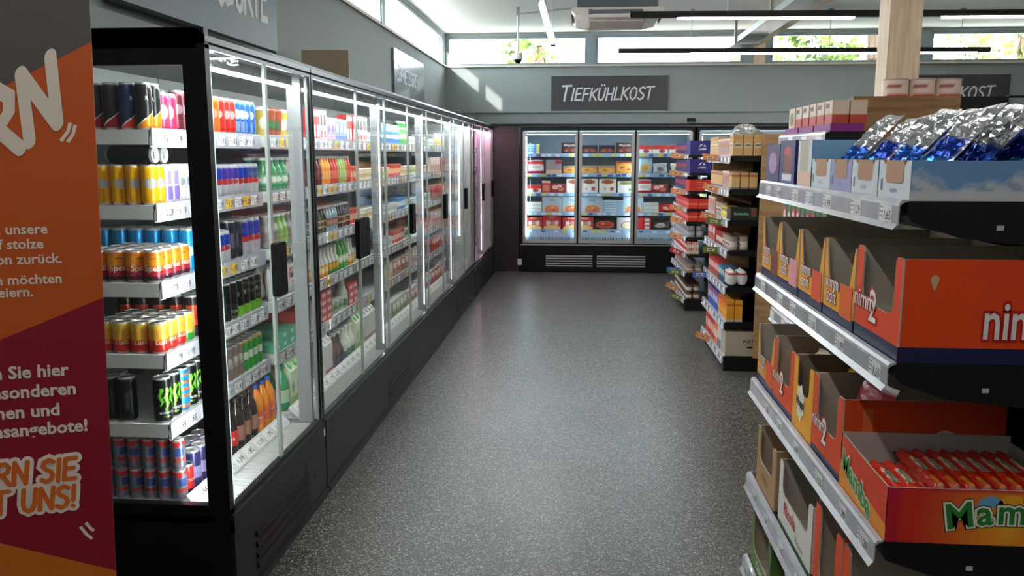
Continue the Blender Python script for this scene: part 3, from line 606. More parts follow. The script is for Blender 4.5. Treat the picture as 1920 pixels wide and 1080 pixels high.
    for a, c in doors:
        b = MB(); b.box(-1.262, -1.254, a + .012, c - .012, .387, 1.996); e = MB(); e.box(-1.264, -1.252, a + .001, a + .013, .387, 1.996); e.box(-1.264, -1.252, c - .013, c - .001, .387, 1.996)
        dr = P('glass_door', b, M['glass']); P('edge_profile', e, M['edge'], dr)
        for h in handles:
            if a - .03 <= h <= c - .03:
                g = MB(); pl = [(.055 * (1 if q in (0, 3) else -1) - (.015 if q in (0, 3) else -.015) + .015 * math.cos(PI / 2 * q + PI / 2 * s / 4 - (0 if q != 9 else 0)), (.095 if q in (0, 1) else -.095) + .015 * math.sin(PI / 2 * q + PI / 2 * s / 4)) for q in range(4) for s in range(5)]
                g.prism(pl, lambda u, w, dd: (-1.2515 + dd, h + u, 1.185 + w), .026, BLACKC); g.box(-1.2255, -1.2245, h - .004, h + .004, 1.11, 1.26); P('handle', g, M['handle'], dr)
    if end_glass:
        b = MB(); b.box(-1.325, -1.246, y0, y0 + .035, .36, 2.065); b.box(-2.03, -1.96, y0, y0 + .035, .36, 2.065); b.box(-1.96, -1.325, y0, y0 + .035, 1.945, 2.065); b.box(-1.96, -1.325, y0, y0 + .035, .33, .40); b.box(-2.03, -1.25, y0, y0 + .0019, 0.02, .36)
        e = P('end_panel', b, M['black']); b = MB(); b.box(-1.96, -1.325, y0 + .012, y0 + .02, .40, 1.945); P('glass_pane', b, M['glass'], e)
        b = MB(); b.box(-1.285, -1.272, y0 + .04, y0 + .052, .42, 1.93); P('led_strip', b, led, e)
    return t
L1, L2, L3 = 'short black glass-door drinks cooler at the near end of the left row', 'long black glass-door cooler with dairy products in the middle of the left row', 'black glass-door meat cooler with pink lighting beside the freezers'
dividers = {L1: [(3.825, None)], L2: [(5.345, 0), (6.80, 0), (8.26, 0)], L3: [(10.83, 0)]}
cooler(L1, 2.757, 3.845, [], [(2.80, 3.31), (3.31, 3.82)], [3.335], [(2.95, 3.57)], M['cled'], True)
cooler(L2, 3.855, 9.72, [(9.68, 9.71)], [(3.88, 4.66), (4.66, 5.34), (5.34, 6.05), (6.05, 6.80), (6.80, 7.55), (7.55, 8.26), (8.26, 8.93), (8.93, 9.695)], [4.61, 4.72, 6.09, 7.59, 8.97], [(5.2, 5.86), (8.2, 8.73)], M['cled'])
cooler(L3, 9.73, 11.85, [(9.74, 9.765), (11.81, 11.84)], [(9.755, 10.55), (10.55, 10.83), (10.83, 11.62), (11.62, 11.825)], [10.58, 11.66], [(10.2, 10.8)], M['pled'], near=False)

# --- contents of the first cooler: columns from the near end (kind, visible rows deep)
DESC = {'black_red': 'black and dark red can', 'navy_red': 'navy can with red base', 'black_orange': 'black and orange can', 'pink': 'slim pink can', 'maroon': 'slim maroon can', 'orange': 'slim orange can', 'red': 'slim red can', 'blue': 'slim blue can', 'yellow': 'slim yellow can', 'white_purple': 'slim lilac can', 'white': 'slim white can', 'teal_silver': 'teal and silver can', 'blue_silver': 'blue and silver can', 'purple_silver': 'purple and silver can', 'silver_red': 'silver can with red line', 'cola_orange': 'orange and maroon can', 'lime_yellow': 'yellow and red can', 'lemon_green': 'yellow and green can', 'bright_blue': 'bright blue can', 'dark_red': 'dark can with red', 'black_plain': 'plain black can', 'black_claw': 'black can with green claw', 'blue_orange': 'blue and orange can', 'black_green_base': 'black can with green base', 'blackgreen_text': 'black-green can', 'silver_brown': 'slim brown-silver can', 'green_can': 'slim green can', 'blue_red_star': 'grey-blue can', 'purple_gold': 'purple and gold can', 'action_red': 'red lettered can', 'dark_blue_tall': 'dark purple can', 'dark_navy': 'tall dark can', 'blue_tall': 'tall blue-silver can',
 'cola': 'red-labelled cola bottle', 'cola_brown': 'brown-labelled cola bottle', 'orange_soda': 'orange bottle, blue cap', 'green_soda': 'green soda bottle', 'ice_tea': 'amber tea bottle', 'coffee_cup': 'green-gold coffee cup', 'coffee_cup_brown': 'brown coffee cup', 'green_milk': 'green milk-drink bottle', 'grey_shake': 'grey shake bottle', 'lime_shake': 'lime shake bottle', 'white_emblem': 'white pouch, red emblem', 'red_block': 'flat red carton', 'teal_block': 'flat teal carton', 'milk_green': 'green-white milk carton', 'milk_white': 'white milk carton', 'pink_tray': 'pink food tray'}
used = {}
def slot(key, x, y, z, si, row, col, extra=''):
    lab = '%s, %s row, %s column, %s of near cooler' % (DESC[key], 'front' if row == 0 else ORD[row], ORD[col], SHELF[si])
    if extra: lab = '%s, %s, %s row, %s column, %s of near cooler' % (DESC[key], extra, 'front' if row == 0 else ORD[row], ORD[col], SHELF[si])
    rz = PI / 2 - .9 + rt.uniform(-.35, .35) if K[key][1] in ('can', 'bottle', 'cup') else PI / 2
    depthoff = K[key][5] / 2 if K[key][1] in ('can', 'bottle', 'cup') else 0
    put(key, x - depthoff, y, z + .0008, rz, lab, '%s of the near cooler' % SHELF[si])
def fill_shelf(si, cols, x0=XS - .008):
    y = 2.757 + .062; ci = 0
    z = SZ[si] if si < 5 else DECK
    for spec in cols:
        if spec[0] == '@': y = max(y, spec[1]); continue
        key, n = spec[0], spec[1]; rows = spec[2] if len(spec) > 2 else 2; levels = spec[3] if len(spec) > 3 else 1
        ks = rows if isinstance(rows, list) else [key] * rows
        for _ in range(n):
            w = max(K[k][4] for k in ks if k) + (.006 if K[key][1] == 'bottle' else .002)
            if y + w > 3.81: return
            x = x0
            for ri, k in enumerate(ks):
                if k is None: x -= .066; continue
                for lv in range(levels):
                    slot(k, x, y + w / 2, z + lv * (K[k][6] + .0005), si, ri, ci, ('upper layer' if lv else 'lower layer') if levels > 1 else '')
                x -= K[k][5] + .002
            y += w; ci += 1
bo, nr, br = 'black_orange', 'navy_red', 'black_red'
fill_shelf(0, [(bo, 1, [bo, nr, br, br, br]), (bo, 1, [bo, bo, nr, br, br]), ('pink', 1, ['pink', bo, bo]), ('pink', 1), ('maroon', 2), ('@', 3.2), ('maroon', 1), ('orange', 3), ('red', 3), ('blue', 4)])
fill_shelf(1, [('yellow', 1, 7), ('yellow', 1, 5), ('white_purple', 2, 3), ('white', 2), ('@', 3.2), ('teal_silver', 2), ('blue_silver', 2), ('purple_silver', 3), ('blue_silver', 2), ('silver_red', 3)])
fill_shelf(2, [('cola_orange', 1, 5), ('cola_orange', 3, 4), ('bright_blue', 1, 6), ('bright_blue', 1, 5), ('@', 3.24), ('teal_silver', 1), ('blue_silver', 3), ('dark_navy', 2), ('blue_tall', 4)])
fill_shelf(3, [('lime_yellow', 1, 5), ('lime_yellow', 1, 5), ('lime_yellow', 1, 4), ('lemon_green', 1, 4), ('dark_red', 2, 5), ('@', 3.24), ('black_plain', 3), ('blackgreen_text', 1), ('black_green_base', 4)])
fill_shelf(4, [('black_claw', 1, ['black_claw', None, 'black_plain', 'black_plain', 'black_plain', 'black_plain']), ('black_claw', 1, ['black_claw', None, None, 'black_plain', 'black_plain']), ('blue_orange', 1, 1), ('black_claw', 2), ('@', 3.2), ('ice_tea', 1, 1), ('silver_brown', 5), ('green_can', 5)])
fill_shelf(5, [('blue_red_star', 1, 6, 2), ('action_red', 1, ['action_red', 'blue_red_star'], 1), ('dark_blue_tall', 2, 2, 1), ('purple_gold', 2, 2, 1), ('@', 3.2), ('cola', 2), ('cola_brown', 3), ('orange_soda', 3)], -1.447)
for k, (y, z, dsc) in enumerate(((2.86, SZ[1] + .1415, 'nearer'), (2.925, SZ[1] + .1415, 'further'))):
    put('black_plain', -1.66, y + .0, z + .033, 0, '%s black can lying on the yellow and lilac cans in near cooler' % dsc, None, (PI / 2, 0, PI / 2))

# --- contents of the long cooler and the meat cooler
D2 = {'red_tetra': 'red drink carton', 'white_tetra': 'white-red drink carton', 'brown_tetra': 'brown drink carton', 'blue_yog': 'blue yogurt pack', 'pink_yog': 'pink yogurt pack', 'smoothie_dark': 'dark berry smoothie', 'smoothie_orange': 'orange smoothie', 'smoothie_red': 'red smoothie', 'smoothie_green': 'green smoothie', 'dressing_dark': 'dark sauce bottle', 'dressing_clear': 'clear sauce bottle', 'shaker_orange': 'white-orange drink bottle', 'shaker_green': 'white-green drink bottle', 'butter_red': 'flat red pack', 'butter_purple': 'flat purple-white pack', 'carafe_brown': 'brown carafe bottle', 'carafe_white': 'whitish carafe bottle', 'tub_white': 'white tub', 'tub_red': 'red tub', 'tub_blue': 'blue tub', 'tub_green': 'pale green tub', 'tub_cream': 'cream tub', 'tub_pink': 'pink tub', 'bottle_blue': 'blue bottle', 'bottle_lime': 'green bottle', 'milk_white': 'white milk carton', 'milk_green': 'green milk carton', 'ham': 'sliced ham pack', 'salami': 'red salami pack', 'cheese': 'yellow cheese pack', 'sausage': 'brown sausage pack', 'mince': 'pink meat pack', 'steak': 'dark red meat pack', 'grill': 'red grill meat pack', 'greens': 'green salad pack', 'pink_tray': 'pink food tray', 'coffee_cup': 'green-gold cup'}
SECT = {'L': (3.90, 9.66, '', 1), 'P': (9.78, 10.79, 'first bay of pink-lit cooler', 1), 'Q': (10.86, 11.79, 'last bay of pink-lit cooler', 1)}
def fill_sect(sec, si, spec, gap=.004):
    y0, y1, place0, rows = SECT[sec]; y = y0 + .01; cols = {}; z = (SZ[si] if si < 5 else DECK) + .0008; x0 = XS - .010 if si < 5 else -1.447
    for s in spec:
        if s[0] == '@': y = max(y, s[1]); continue
        key, n = s[0], s[1]; st = s[2] if len(s) > 2 else 1
        name, cat, me, parts, w, d, h = K[key]; rnd = cat in ('can', 'bottle', 'cup', 'tub')
        for _ in range(n):
            if y + w > y1: return
            place = place0 or ('first', 'second', 'third', 'fourth')[sum(y > q for q in (5.345, 6.80, 8.26))] + ' bay of long cooler'
            col = cols.get(place, 0); cols[place] = col + 1; rw = 2 if (y < 5.2 and sec == 'L') else 1
            for r in range(rw):
                for lv in range(st):
                    lab = '%s, %s%s%s along, %s, %s' % (D2[key], ('' if rw == 1 else ('front row, ' if r == 0 else 'second row, ')), ('' if st == 1 else 'layer %s, ' % ORD[lv]), ORD[col], SHELF[si], place)
                    put(key, x0 - (d / 2 if rnd else 0) - r * (d + .003) - (rt.uniform(0, .006) if rw == 1 else 0), y + w / 2, z + lv * (h + .0006), PI / 2 + (rt.uniform(-1.2, -.5) if (rnd and st == 1) else 0), lab, 'goods on the %s, %s' % (SHELF[si], place))
            y += w + gap; col += 1
D2['coffee_cup'] = 'green-gold coffee cup'; D2['coffee_cup_brown'] = 'brown coffee cup'; D2['green_milk'] = 'green milk-drink bottle'; D2['grey_shake'] = 'grey shake bottle'; D2['lime_shake'] = 'lime shake bottle'; D2['white_emblem'] = 'white pouch, red emblem'; D2['red_block'] = 'flat red carton'; D2['teal_block'] = 'flat teal carton'; D2['green_soda'] = 'green soda bottle'
fill_sect('L', 0, [('coffee_cup', 1), ('coffee_cup_brown', 2), ('coffee_cup', 3), ('@', 4.55), ('red_tetra', 3), ('white_tetra', 2), ('pink_yog', 2), ('blue_yog', 3), ('red_tetra', 4), ('white_tetra', 4), ('tub_white', 3), ('@', 6.2), ('bottle_blue', 12), ('bottle_lime', 4), ('tub_white', 5), ('tub_green', 4), ('@', 7.75), ('tub_white', 4), ('cheese', 4), ('ham', 9)])
fill_sect('L', 1, [('green_milk', 4), ('grey_shake', 3), ('@', 4.55), ('smoothie_dark', 4), ('smoothie_orange', 3), ('smoothie_red', 3), ('smoothie_green', 3), ('smoothie_red', 2), ('tub_red', 2), ('tub_cream', 5), ('@', 6.2), ('tub_cream', 3), ('tub_red', 4), ('tub_cream', 3), ('tub_green', 5), ('@', 7.75), ('tub_pink', 5), ('ham', 4), ('salami', 3), ('ham', 5)])
fill_sect('L', 2, [('grey_shake', 2), ('lime_shake', 2), ('grey_shake', 3), ('@', 4.55), ('dressing_dark', 5), ('dressing_clear', 4), ('dressing_dark', 5), ('tub_red', 2), ('tub_cream', 5), ('@', 6.2), ('tub_white', 6), ('tub_blue', 3), ('tub_white', 5), ('@', 7.75), ('tub_green', 5), ('salami', 5), ('sausage', 5)])
fill_sect('L', 3, [('white_emblem', 3), ('@', 4.55), ('shaker_orange', 4), ('shaker_green', 3), ('bottle_lime', 3), ('shaker_orange', 2), ('tub_cream', 4), ('@', 6.2), ('tub_white', 4), ('tub_red', 4), ('tub_green', 4), ('tub_cream', 3), ('@', 7.75), ('tub_red', 4), ('ham', 5), ('salami', 5)])
fill_sect('L', 4, [('teal_block', 1), ('teal_block', 2, 2), ('red_block', 2, 3), ('@', 4.55), ('butter_purple', 1, 3), ('butter_red', 2, 4), ('tub_green', 3), ('carafe_white', 1), ('butter_red', 2, 3), ('@', 6.1), ('cheese', 3), ('sausage', 4), ('ham', 3), ('@', 7.6), ('salami', 5), ('grill', 4), ('salami', 4)])
fill_sect('L', 5, [('green_soda', 1), ('milk_green', 3), ('green_soda', 2), ('@', 4.55), ('milk_white', 2), ('carafe_brown', 3), ('carafe_white', 3), ('milk_green', 3), ('milk_white', 4), ('@', 6.1), ('greens', 5), ('sausage', 3), ('mince', 3), ('grill', 4), ('mince', 4)])
for q, sec in enumerate('PQ'):
    for si in range(6): fill_sect(sec, si, [(('mince', 'steak', 'grill', 'ham', 'steak', 'mince')[(si + q) % 6], 3), (('grill', 'ham', 'mince', 'steak', 'grill', 'steak')[si], 3)])

# ------------------------------------------------------------------ freezers along the back wall
FYF = 11.80
FZ = [1.665, 1.385, 1.115, .845]; FDECK = .60
def freezer(x0, doors, label):
    x1 = x0 + doors * .785 + .04; og = ((x0 + x1) / 2, 12.1, 0); t = thing('upright_freezer', label, 'freezer', og)
    P = lambda name, mb, mats, par=None: wobj(name, mb, mats, par or t, og)
    b = MB(); b.box(x0, x1, 12.42, 12.48, .3, 2.0); b.box(x0 + .04, x0 + .06, 11.9, 12.42, .42, 1.96); b.box(x1 - .06, x1 - .04, 11.9, 12.42, .42, 1.96); b.box(x0 + .04, x1 - .04, 11.9, 12.42, 1.945, 1.98); b.box(x0 + .04, x1 - .04, 11.87, 12.42, .42, .44); P('liner', b, M['frost'])
    b = MB(); b.box(x0, x0 + .04, FYF + .02, 12.48, .36, 2.03); b.box(x1 - .04, x1, FYF + .02, 12.48, .36, 2.03); b.box(x0, x1, FYF + .015, 12.48, 1.98, 2.03); P('casing', b, M['black'])
    b = MB(); b.box(x0, x1, FYF + .01, 12.48, .02, .385); b.box(x0, x1, FYF + .04, 12.48, 0, .02); pl = P('plinth', b, M['black'])
    for a, c in ((x0 + .36, x0 + 1.02), (x0 + 1.08, x0 + 1.76)):
        if c > x1: continue
        for q in range(5):
            g = MB(); z = .235 - q * .035; g.box(a, c, FYF + .002, FYF + .012, z, z + .007); g.face([(a, FYF + .002, z), (c, FYF + .002, z), (c, FYF + .011, z - .014), (a, FYF + .011, z - .014)], WHITE); P('vent_slat', g, M['louver'], pl)
    b = MB(); b.box(x0, x1, FYF - .002, FYF + .02, .385, .40); P('bumper_strip', b, M['alu'])
    for d in range(doors):
        a = x0 + .02 + d * .785 + .012; c = a + .785 - .024; f = MB(); e = .038; z0, z1 = .415, 1.965
        f.box(a, a + e, FYF, FYF + .04, z0, z1); f.box(c - e, c, FYF, FYF + .04, z0, z1); f.box(a + e, c - e, FYF, FYF + .04, z0, z0 + e); f.box(a + e, c - e, FYF, FYF + .04, z1 - e, z1)
        dr = P('glass_door', f, M['alu']); g = MB(); g.box(a + e, c - e, FYF + .016, FYF + .022, z0 + e, z1 - e); P('glass_pane', g, M['glass'], dr)
        g = MB(); g.box(c - .02, c + .012, FYF - .03, FYF, .9, 1.25); P('handle', g, M['black'], dr) if False else None
    for d in range(doors + 1):
        g = MB(); xx = x0 + .02 + d * .785; g.box(xx - .012, xx + .012, FYF + .01, FYF + .05, .4, 1.98); P('door_post', g, M['black'])
        if 0 < d <= doors:
            l = MB(); l.box(xx - .035, xx - .022, FYF + .055, FYF + .065, .5, 1.9); P('led_strip', l, M['fled'])
    l = MB(); l.box(x0 + .08, x1 - .08, FYF + .06, FYF + .075, 1.925, 1.94); P('led_strip', l, M['fled']); l = MB(); l.box(x0 + .07, x0 + .085, FYF + .055, FYF + .065, .5, 1.9); P('led_strip', l, M['fled'])
    for z in FZ + [FDECK]:
        for d in range(doors):
            a = x0 + .02 + d * .785 + .005; c = a + .775; s = MB(); s.box(max(a, x0 + .065), min(c, x1 - .065), 11.93, 12.41, z - .015, z); sh = P('wire_shelf', s, M['frost'])
            r = MB(); a2, c2 = a + .05, c - .05; r.box(a2, c2, 11.92, 11.928, z - .045, z + .004, (150, 184, 216))
            q = a2 + .02
            while q < c2 - .07:
                r.face([(q, 11.9192, z - .04), (q + .06, 11.9192, z - .04), (q + .06, 11.9192, z - .008), (q, 11.9192, z - .008)], (214, 206, 70) if rt.random() < .3 else ((214, 224, 236) if rt.random() < .6 else (80, 100, 150))); q += rt.choice((.075, .12, .19))
            P('price_rail', r, M['card'], sh)
    g = MB(); g.box(x0 + .07, x1 - .07, 11.885, 11.93, .44, .56, (176, 205, 228)); 
    q = x0 + .1
    while q < x1 - .1: g.box(q, q + .008, 11.8845, 11.885, .45, .49, (40, 60, 84)); q += .022
    P('air_grille', g, M['card'])
    return t
freezer(-.86, 3, 'black three-door upright freezer on the back wall under the frozen food sign')
freezer(1.56, 3, 'second upright freezer on the back wall, mostly hidden behind the shelves')
PZ = (236, 236, 234)
def pizza(base, top, cy=.42, rx=.42, txt=None): return design(base, disc=((.5, cy, rx, .34, (226, 190, 130)), (.5, cy, rx * .86, .29, top), (.38, cy + .06, .07, .06, (214, 150, 90)), (.6, cy - .05, .08, .06, (190, 60, 44)), (.52, cy + .12, .07, .05, (230, 210, 150))), bnd=((.9, 1, base),))
box('ice_dark', .23, .16, .15, design((58, 36, 38), disc=((.5, .3, .42, .2, (120, 56, 44)), (.3, .26, .1, .1, (176, 110, 80)), (.7, .3, .1, .1, (150, 80, 60)))), txt=[('Magnum', .045, .5, .68, (210, 190, 170))], name='ice_cream_box', cat='frozen box')
box('ice_dark_low', .22, .16, .115, design((50, 32, 38), disc=((.5, .36, .44, .26, (134, 66, 56)), (.3, .36, .1, .13, (176, 120, 96)), (.68, .36, .1, .13, (170, 100, 76)))), name='ice_cream_box', cat='frozen box')
box('ice_blue', .19, .14, .033, design((70, 146, 212), block=((.78, 1, .1, .9, (226, 214, 90)), (.1, .6, .3, .7, (190, 220, 240)))), name='ice_cream_box', cat='frozen box')
box('red_white', .21, .14, .11, design((226, 222, 222), bnd=((.55, 1, (206, 44, 44)),), disc=((.62, .3, .2, .22, (176, 60, 60)),)), name='frozen_box', cat='frozen box')
bag('fries_red', .24, .19, .06, design((232, 228, 226), bnd=((.7, .93, (206, 40, 50)), (.0, .2, (200, 30, 70))), block=((.2, .8, .36, .6, (200, 190, 186)),)), 'frozen_bag', 'frozen bag', crump=.1, seed=2)
box('bread_tray', .24, .15, .11, design((196, 140, 86), disc=((.5, .4, .46, .36, (224, 170, 84)), (.4, .44, .14, .14, (190, 110, 50))), bnd=((.86, 1, (150, 150, 150)),)), name='frozen_bread', cat='frozen box')
box('lasagne', .24, .15, .17, design((222, 140, 60), disc=((.5, .45, .46, .4, (236, 176, 84)), (.3, .5, .12, .1, (206, 90, 40)), (.7, .35, .13, .1, (206, 110, 50))), bnd=((.88, 1, (160, 60, 40)),)), name='frozen_meal', cat='frozen box')
box('grey_meal', .22, .15, .19, design((150, 146, 150), bnd=((.0, .26, (220, 180, 140)),), block=((.6, 1, .75, .95, (170, 40, 50)),)), name='frozen_meal', cat='frozen box')
bag('blue_bag', .22, .22, .06, design((180, 206, 226), disc=((.5, .36, .32, .28, (226, 190, 110)), (.5, .36, .22, .2, (206, 160, 90))),), 'frozen_bag', 'frozen bag', seed=5)
bag('silver_bag', .2, .15, .06, design((186, 196, 204), disc=((.5, .4, .25, .2, (120, 130, 140)),)), 'frozen_bag', 'frozen bag', seed=6, crump=.14)
bag('white_bag', .22, .15, .06, design((222, 222, 210), disc=((.5, .45, .3, .25, (190, 170, 60)), (.5, .45, .22, .18, (60, 60, 60)), (.5, .45, .18, .14, (226, 220, 200)))), 'frozen_bag', 'frozen bag', seed=9)
box('meat_red', .12, .15, .17, design((176, 60, 54), disc=((.5, .4, .4, .3, (206, 130, 110)),), bnd=((.85, 1, (226, 200, 196)),)), name='frozen_meal', cat='frozen box'); box('meat_flat', .21, .15, .13, design((150, 50, 46), disc=((.3, .6, .2, .25, (226, 190, 180)), (.7, .4, .2, .25, (206, 120, 100)), (.6, .75, .15, .15, (230, 210, 200)))), name='frozen_meal', cat='frozen box')
box('pizza_white', .24, .24, .195, design(PZ, disc=((.5, .8, .4, .17, (206, 160, 110)), (.5, .8, .33, .12, (150, 70, 54)), (.75, .3, .12, .14, (176, 90, 70)), (.35, .3, .1, .12, (226, 200, 150)))), name='pizza_box', cat='pizza box'); box('pizza_white_green', .24, .24, .165, design(PZ, disc=((.5, .82, .42, .17, (206, 190, 130)), (.5, .82, .35, .12, (120, 130, 70)), (.74, .3, .12, .15, (110, 140, 70)))), name='pizza_box', cat='pizza box')
box('pizza_blue', .28, .26, .215, pizza((176, 200, 214), (214, 120, 80), .16, .42), txt=[('PIZZA', .035, .5, .72, (70, 90, 110))], name='pizza_box', cat='pizza box'); box('pizza_red', .24, .24, .17, design((186, 44, 40), disc=((.5, .08, .46, .26, (232, 190, 120)), (.3, .5, .12, .2, (226, 214, 206)), (.55, .5, .1, .2, (200, 130, 120)), (.75, .5, .1, .2, (226, 214, 206)))), txt=[('PIZZA', .035, .5, .84, (236, 226, 220))], name='pizza_box', cat='pizza box')
box('pizza_red_tall', .26, .24, .215, design((186, 40, 38), disc=((.5, .08, .46, .2, (232, 190, 120)), (.3, .42, .12, .16, (226, 214, 206)), (.55, .42, .1, .16, (200, 130, 120)), (.75, .42, .1, .16, (226, 214, 206)))), txt=[('ITALPIZZA', .03, .5, .86, (236, 226, 220)), ('PIZZA', .03, .5, .72, (236, 226, 220))], name='pizza_box', cat='pizza box')
box('pizza_dark', .29, .26, .135, design((44, 34, 34), disc=((.5, .5, .44, .4, (206, 90, 50)), (.5, .5, .34, .28, (176, 50, 36)), (.4, .6, .1, .1, (226, 170, 110)))), name='pizza_box', cat='pizza box'); box('pizza_flat', .29, .26, .034, design((146, 180, 200), block=((.1, .7, .3, .6, (210, 226, 236)),)), name='pizza_box', cat='pizza box')
box('pizza_grey', .26, .24, .17, design((206, 206, 206), disc=((.62, .35, .4, .34, (60, 56, 54)), (.62, .35, .35, .29, (226, 206, 170)))), name='pizza_box', cat='pizza box'); box('plain_white', .21, .2, .14, design((222, 226, 226), bnd=((.3, .34, (170, 176, 180)), (.66, .7, (170, 176, 180)))), name='frozen_box', cat='frozen box')
box('red_pack', .22, .2, .056, design((204, 40, 42), block=((.62, .9, .15, .85, (236, 226, 224)),)), name='frozen_box', cat='frozen box'); bag('red_net', .2, .12, .08, design((214, 44, 40), disc=((.5, .5, .25, .2, (236, 170, 150)),)), 'frozen_bag', 'frozen bag', seed=12, crump=.16); bag('dark_bag', .26, .13, .07, design((70, 56, 50), disc=((.5, .5, .3, .25, (190, 180, 170)),)), 'frozen_bag', 'frozen bag', seed=14, crump=.15)
FN = {'ice_dark': 'dark chocolate ice box', 'ice_dark_low': 'low dark ice box', 'ice_blue': 'flat light-blue box', 'red_white': 'red-white box', 'fries_red': 'white-red bag', 'bread_tray': 'golden bread pack', 'lasagne': 'orange meal box', 'grey_meal': 'grey meal box', 'blue_bag': 'pale blue bag', 'silver_bag': 'silver bag', 'white_bag': 'whitish bag', 'meat_red': 'red meal box', 'meat_flat': 'low dark-red box', 'pizza_white': 'white pizza box', 'pizza_white_green': 'white-green pizza box', 'pizza_blue': 'pale blue pizza box', 'pizza_red': 'red pizza box', 'pizza_red_tall': 'tall red pizza box', 'pizza_dark': 'black pizza box', 'pizza_flat': 'flat blue pizza box', 'pizza_grey': 'grey-white pizza box', 'plain_white': 'plain white box', 'red_pack': 'flat red box', 'red_net': 'crumpled red bag', 'dark_bag': 'dark crumpled bag'}
DOORN = ['left', 'middle', 'right']
def frz(door, row, items):
    z = (FZ + [FDECK])[row] + .0008
    for n, (key, x, *st) in enumerate(items):
        st = st[0] if st else 1; h = K[key][6]
        for lv in range(st):
            lab = '%s, %s from left, %s%s of freezer behind %s door' % (FN[key], ORD[n], '' if st == 1 else 'layer %s, ' % ORD[lv], SHELF[row] if row < 4 else 'bottom shelf', DOORN[door])
            o = put(key, x, 11.945, z + lv * (h + .0006), 0, lab, 'frozen goods behind the %s door' % DOORN[door])
D0 = -.84
frz(0, 0, [('ice_blue', -.70, 4), ('ice_dark', -.18)]); frz(0, 1, [('fries_red', -.66), ('grey_meal', -.40), ('bread_tray', -.15)]); frz(0, 2, [('red_white', -.68), ('meat_red', -.505), ('meat_flat', -.335), ('pizza_white', -.10)])
frz(0, 3, [('plain_white', -.675), ('pizza_blue', -.42), ('pizza_blue', -.135)]); frz(0, 4, [('pizza_red', -.68), ('pizza_red_tall', -.42), ('pizza_red', -.15)])
frz(1, 0, [('ice_dark_low', .10), ('ice_dark_low', .34), ('ice_dark', .585)]); frz(1, 1, [('bread_tray', .09), ('bread_tray', .34), ('lasagne', .60)]); frz(1, 2, [('pizza_white', .10), ('pizza_white', .36), ('pizza_white_green', .62)])
frz(1, 3, [('pizza_blue', .15), ('pizza_flat', .435, 5), ('pizza_blue', .723)]); frz(1, 4, [('pizza_red', .05), ('pizza_dark', .33), ('pizza_grey', .63)])
frz(2, 0, [('red_white', .86), ('red_white', 1.08), ('red_white', 1.30), ('fries_red', 1.47)][:3]); frz(2, 1, [('blue_bag', .87), ('silver_bag', 1.085), ('white_bag', 1.34)]); frz(2, 2, [('fries_red', .858), ('meat_flat', 1.085), ('dark_bag', 1.335)])
frz(2, 3, [('plain_white', .972), ('red_net', 1.175), ('red_net', 1.36)]); frz(2, 4, [('red_pack', .87, 3), ('dark_bag', 1.115), ('white_bag', 1.362)])

# ------------------------------------------------------------------ ceiling lights, unit, tray, camera
def track(name_label, p0, p1, lit, drops, cat='light'):
    v = Vector(p1) - Vector(p0); Ln = v.length; ang = math.atan2(v.y, v.x)
    t = thing('track_light', name_label, 'light', p0, ang)
    b = MB(); b.box(0, Ln, -.03, .03, 0, .055); obj('housing', b, M['black'] if 'black' in name_label else M['alu'], t)
    for a, c in lit:
        b = MB(); b.box(a, c, -.022, .022, -.016, 0); obj('light_tube', b, M['led'], t)
    for d in drops:
        b = MB(); b.tube([(d, 0, .05), (d, 0, ZC - p0[2])], .004, 6); b.lathe([(.03, ZC - p0[2] - .02), (.03, ZC - p0[2])], 12, WHITE, cx=d); obj('suspension_wire', b, M['galv'], t)
    return t
TZ = 2.9
track('long black track light across the aisle in front of the air unit', (.42, 8.12, TZ), (7.2, 8.45, TZ), [(.44, 2.05), (2.85, 4.5), (5.2, 6.7)], (.9, 2.6, 5))
track('long black track light close to the back windows', (.43, 10.85, TZ), (4.98, 11.1, TZ), [(.9, 4.4)], (.9, 2.6, 4.2))
track('pale linear light running along the aisle ceiling', (-.362, -3.6, TZ), (-.357, 10.15, TZ), [(.3, 2.6), (3.0, 6.4), (6.8, 10.5), (10.95, 13.4)], (.5, 4.7, 8, 13.5))
track('black track light over the shelves beside the aisle', (.7, 5.4, TZ + .25), (7.2, 5.6, TZ + .25), [(.2, 2.2), (2.8, 4.6)], (.9, 4))
track('black track light behind the camera', (1.2, -1.0, TZ + .25), (7.2, -1.0, TZ + .25), [(.2, 2.4)], (.9, 4))  # unseen lamp, added to brighten the box fronts that face the camera
track('black track light over the sweets shelf', (1.0, 1.9, TZ + .25), (7.2, 2.0, TZ + .25), [(.2, 2.2), (2.8, 4.6)], (.9, 4))
t = thing('air_conditioner', 'white ceiling cassette air conditioner with a grey body', 'air conditioner', (.345, 9.55, 3.06))
b = MB(); b.box(-.42, .42, -.42, .42, .1, .36); b.box(-.02, .02, -.425, -.42, .1, .36); b.box(-.36, -.33, -.43, -.42, .12, .36); obj('body', b, M['acgrey'], t)
b = MB(); b.prism([(-.475, .1), (-.475, .065), (-.44, .03), (-.3, 0), (.3, 0), (.44, .03), (.475, .065), (.475, .1)], lambda u, w, d: (u, -.475 + d, w), .95, WHITE); o = obj('fascia', b, M['acwhite'], t)
b = MB(); b.box(-.28, .28, -.28, .28, -.012, 0); obj('intake_grille', b, M['acwhite'], o)
for k in range(4):
    b = MB(); b.box(-.26, .26, -.482, -.474, .035, .075); b.box(-.30, -.26, -.481, -.474, .03, .08, BLACKC); a = obj('air_flap', b, M['acgrey'], o); a.rotation_euler.z = k * PI / 2
b = MB()
for sx in (-.4, .4):
    for sy in (-.4, .4): b.tube([(sx, sy, .3), (sx, sy, .36)], .006, 6)
obj('threaded_rod', b, M['galv'], t)
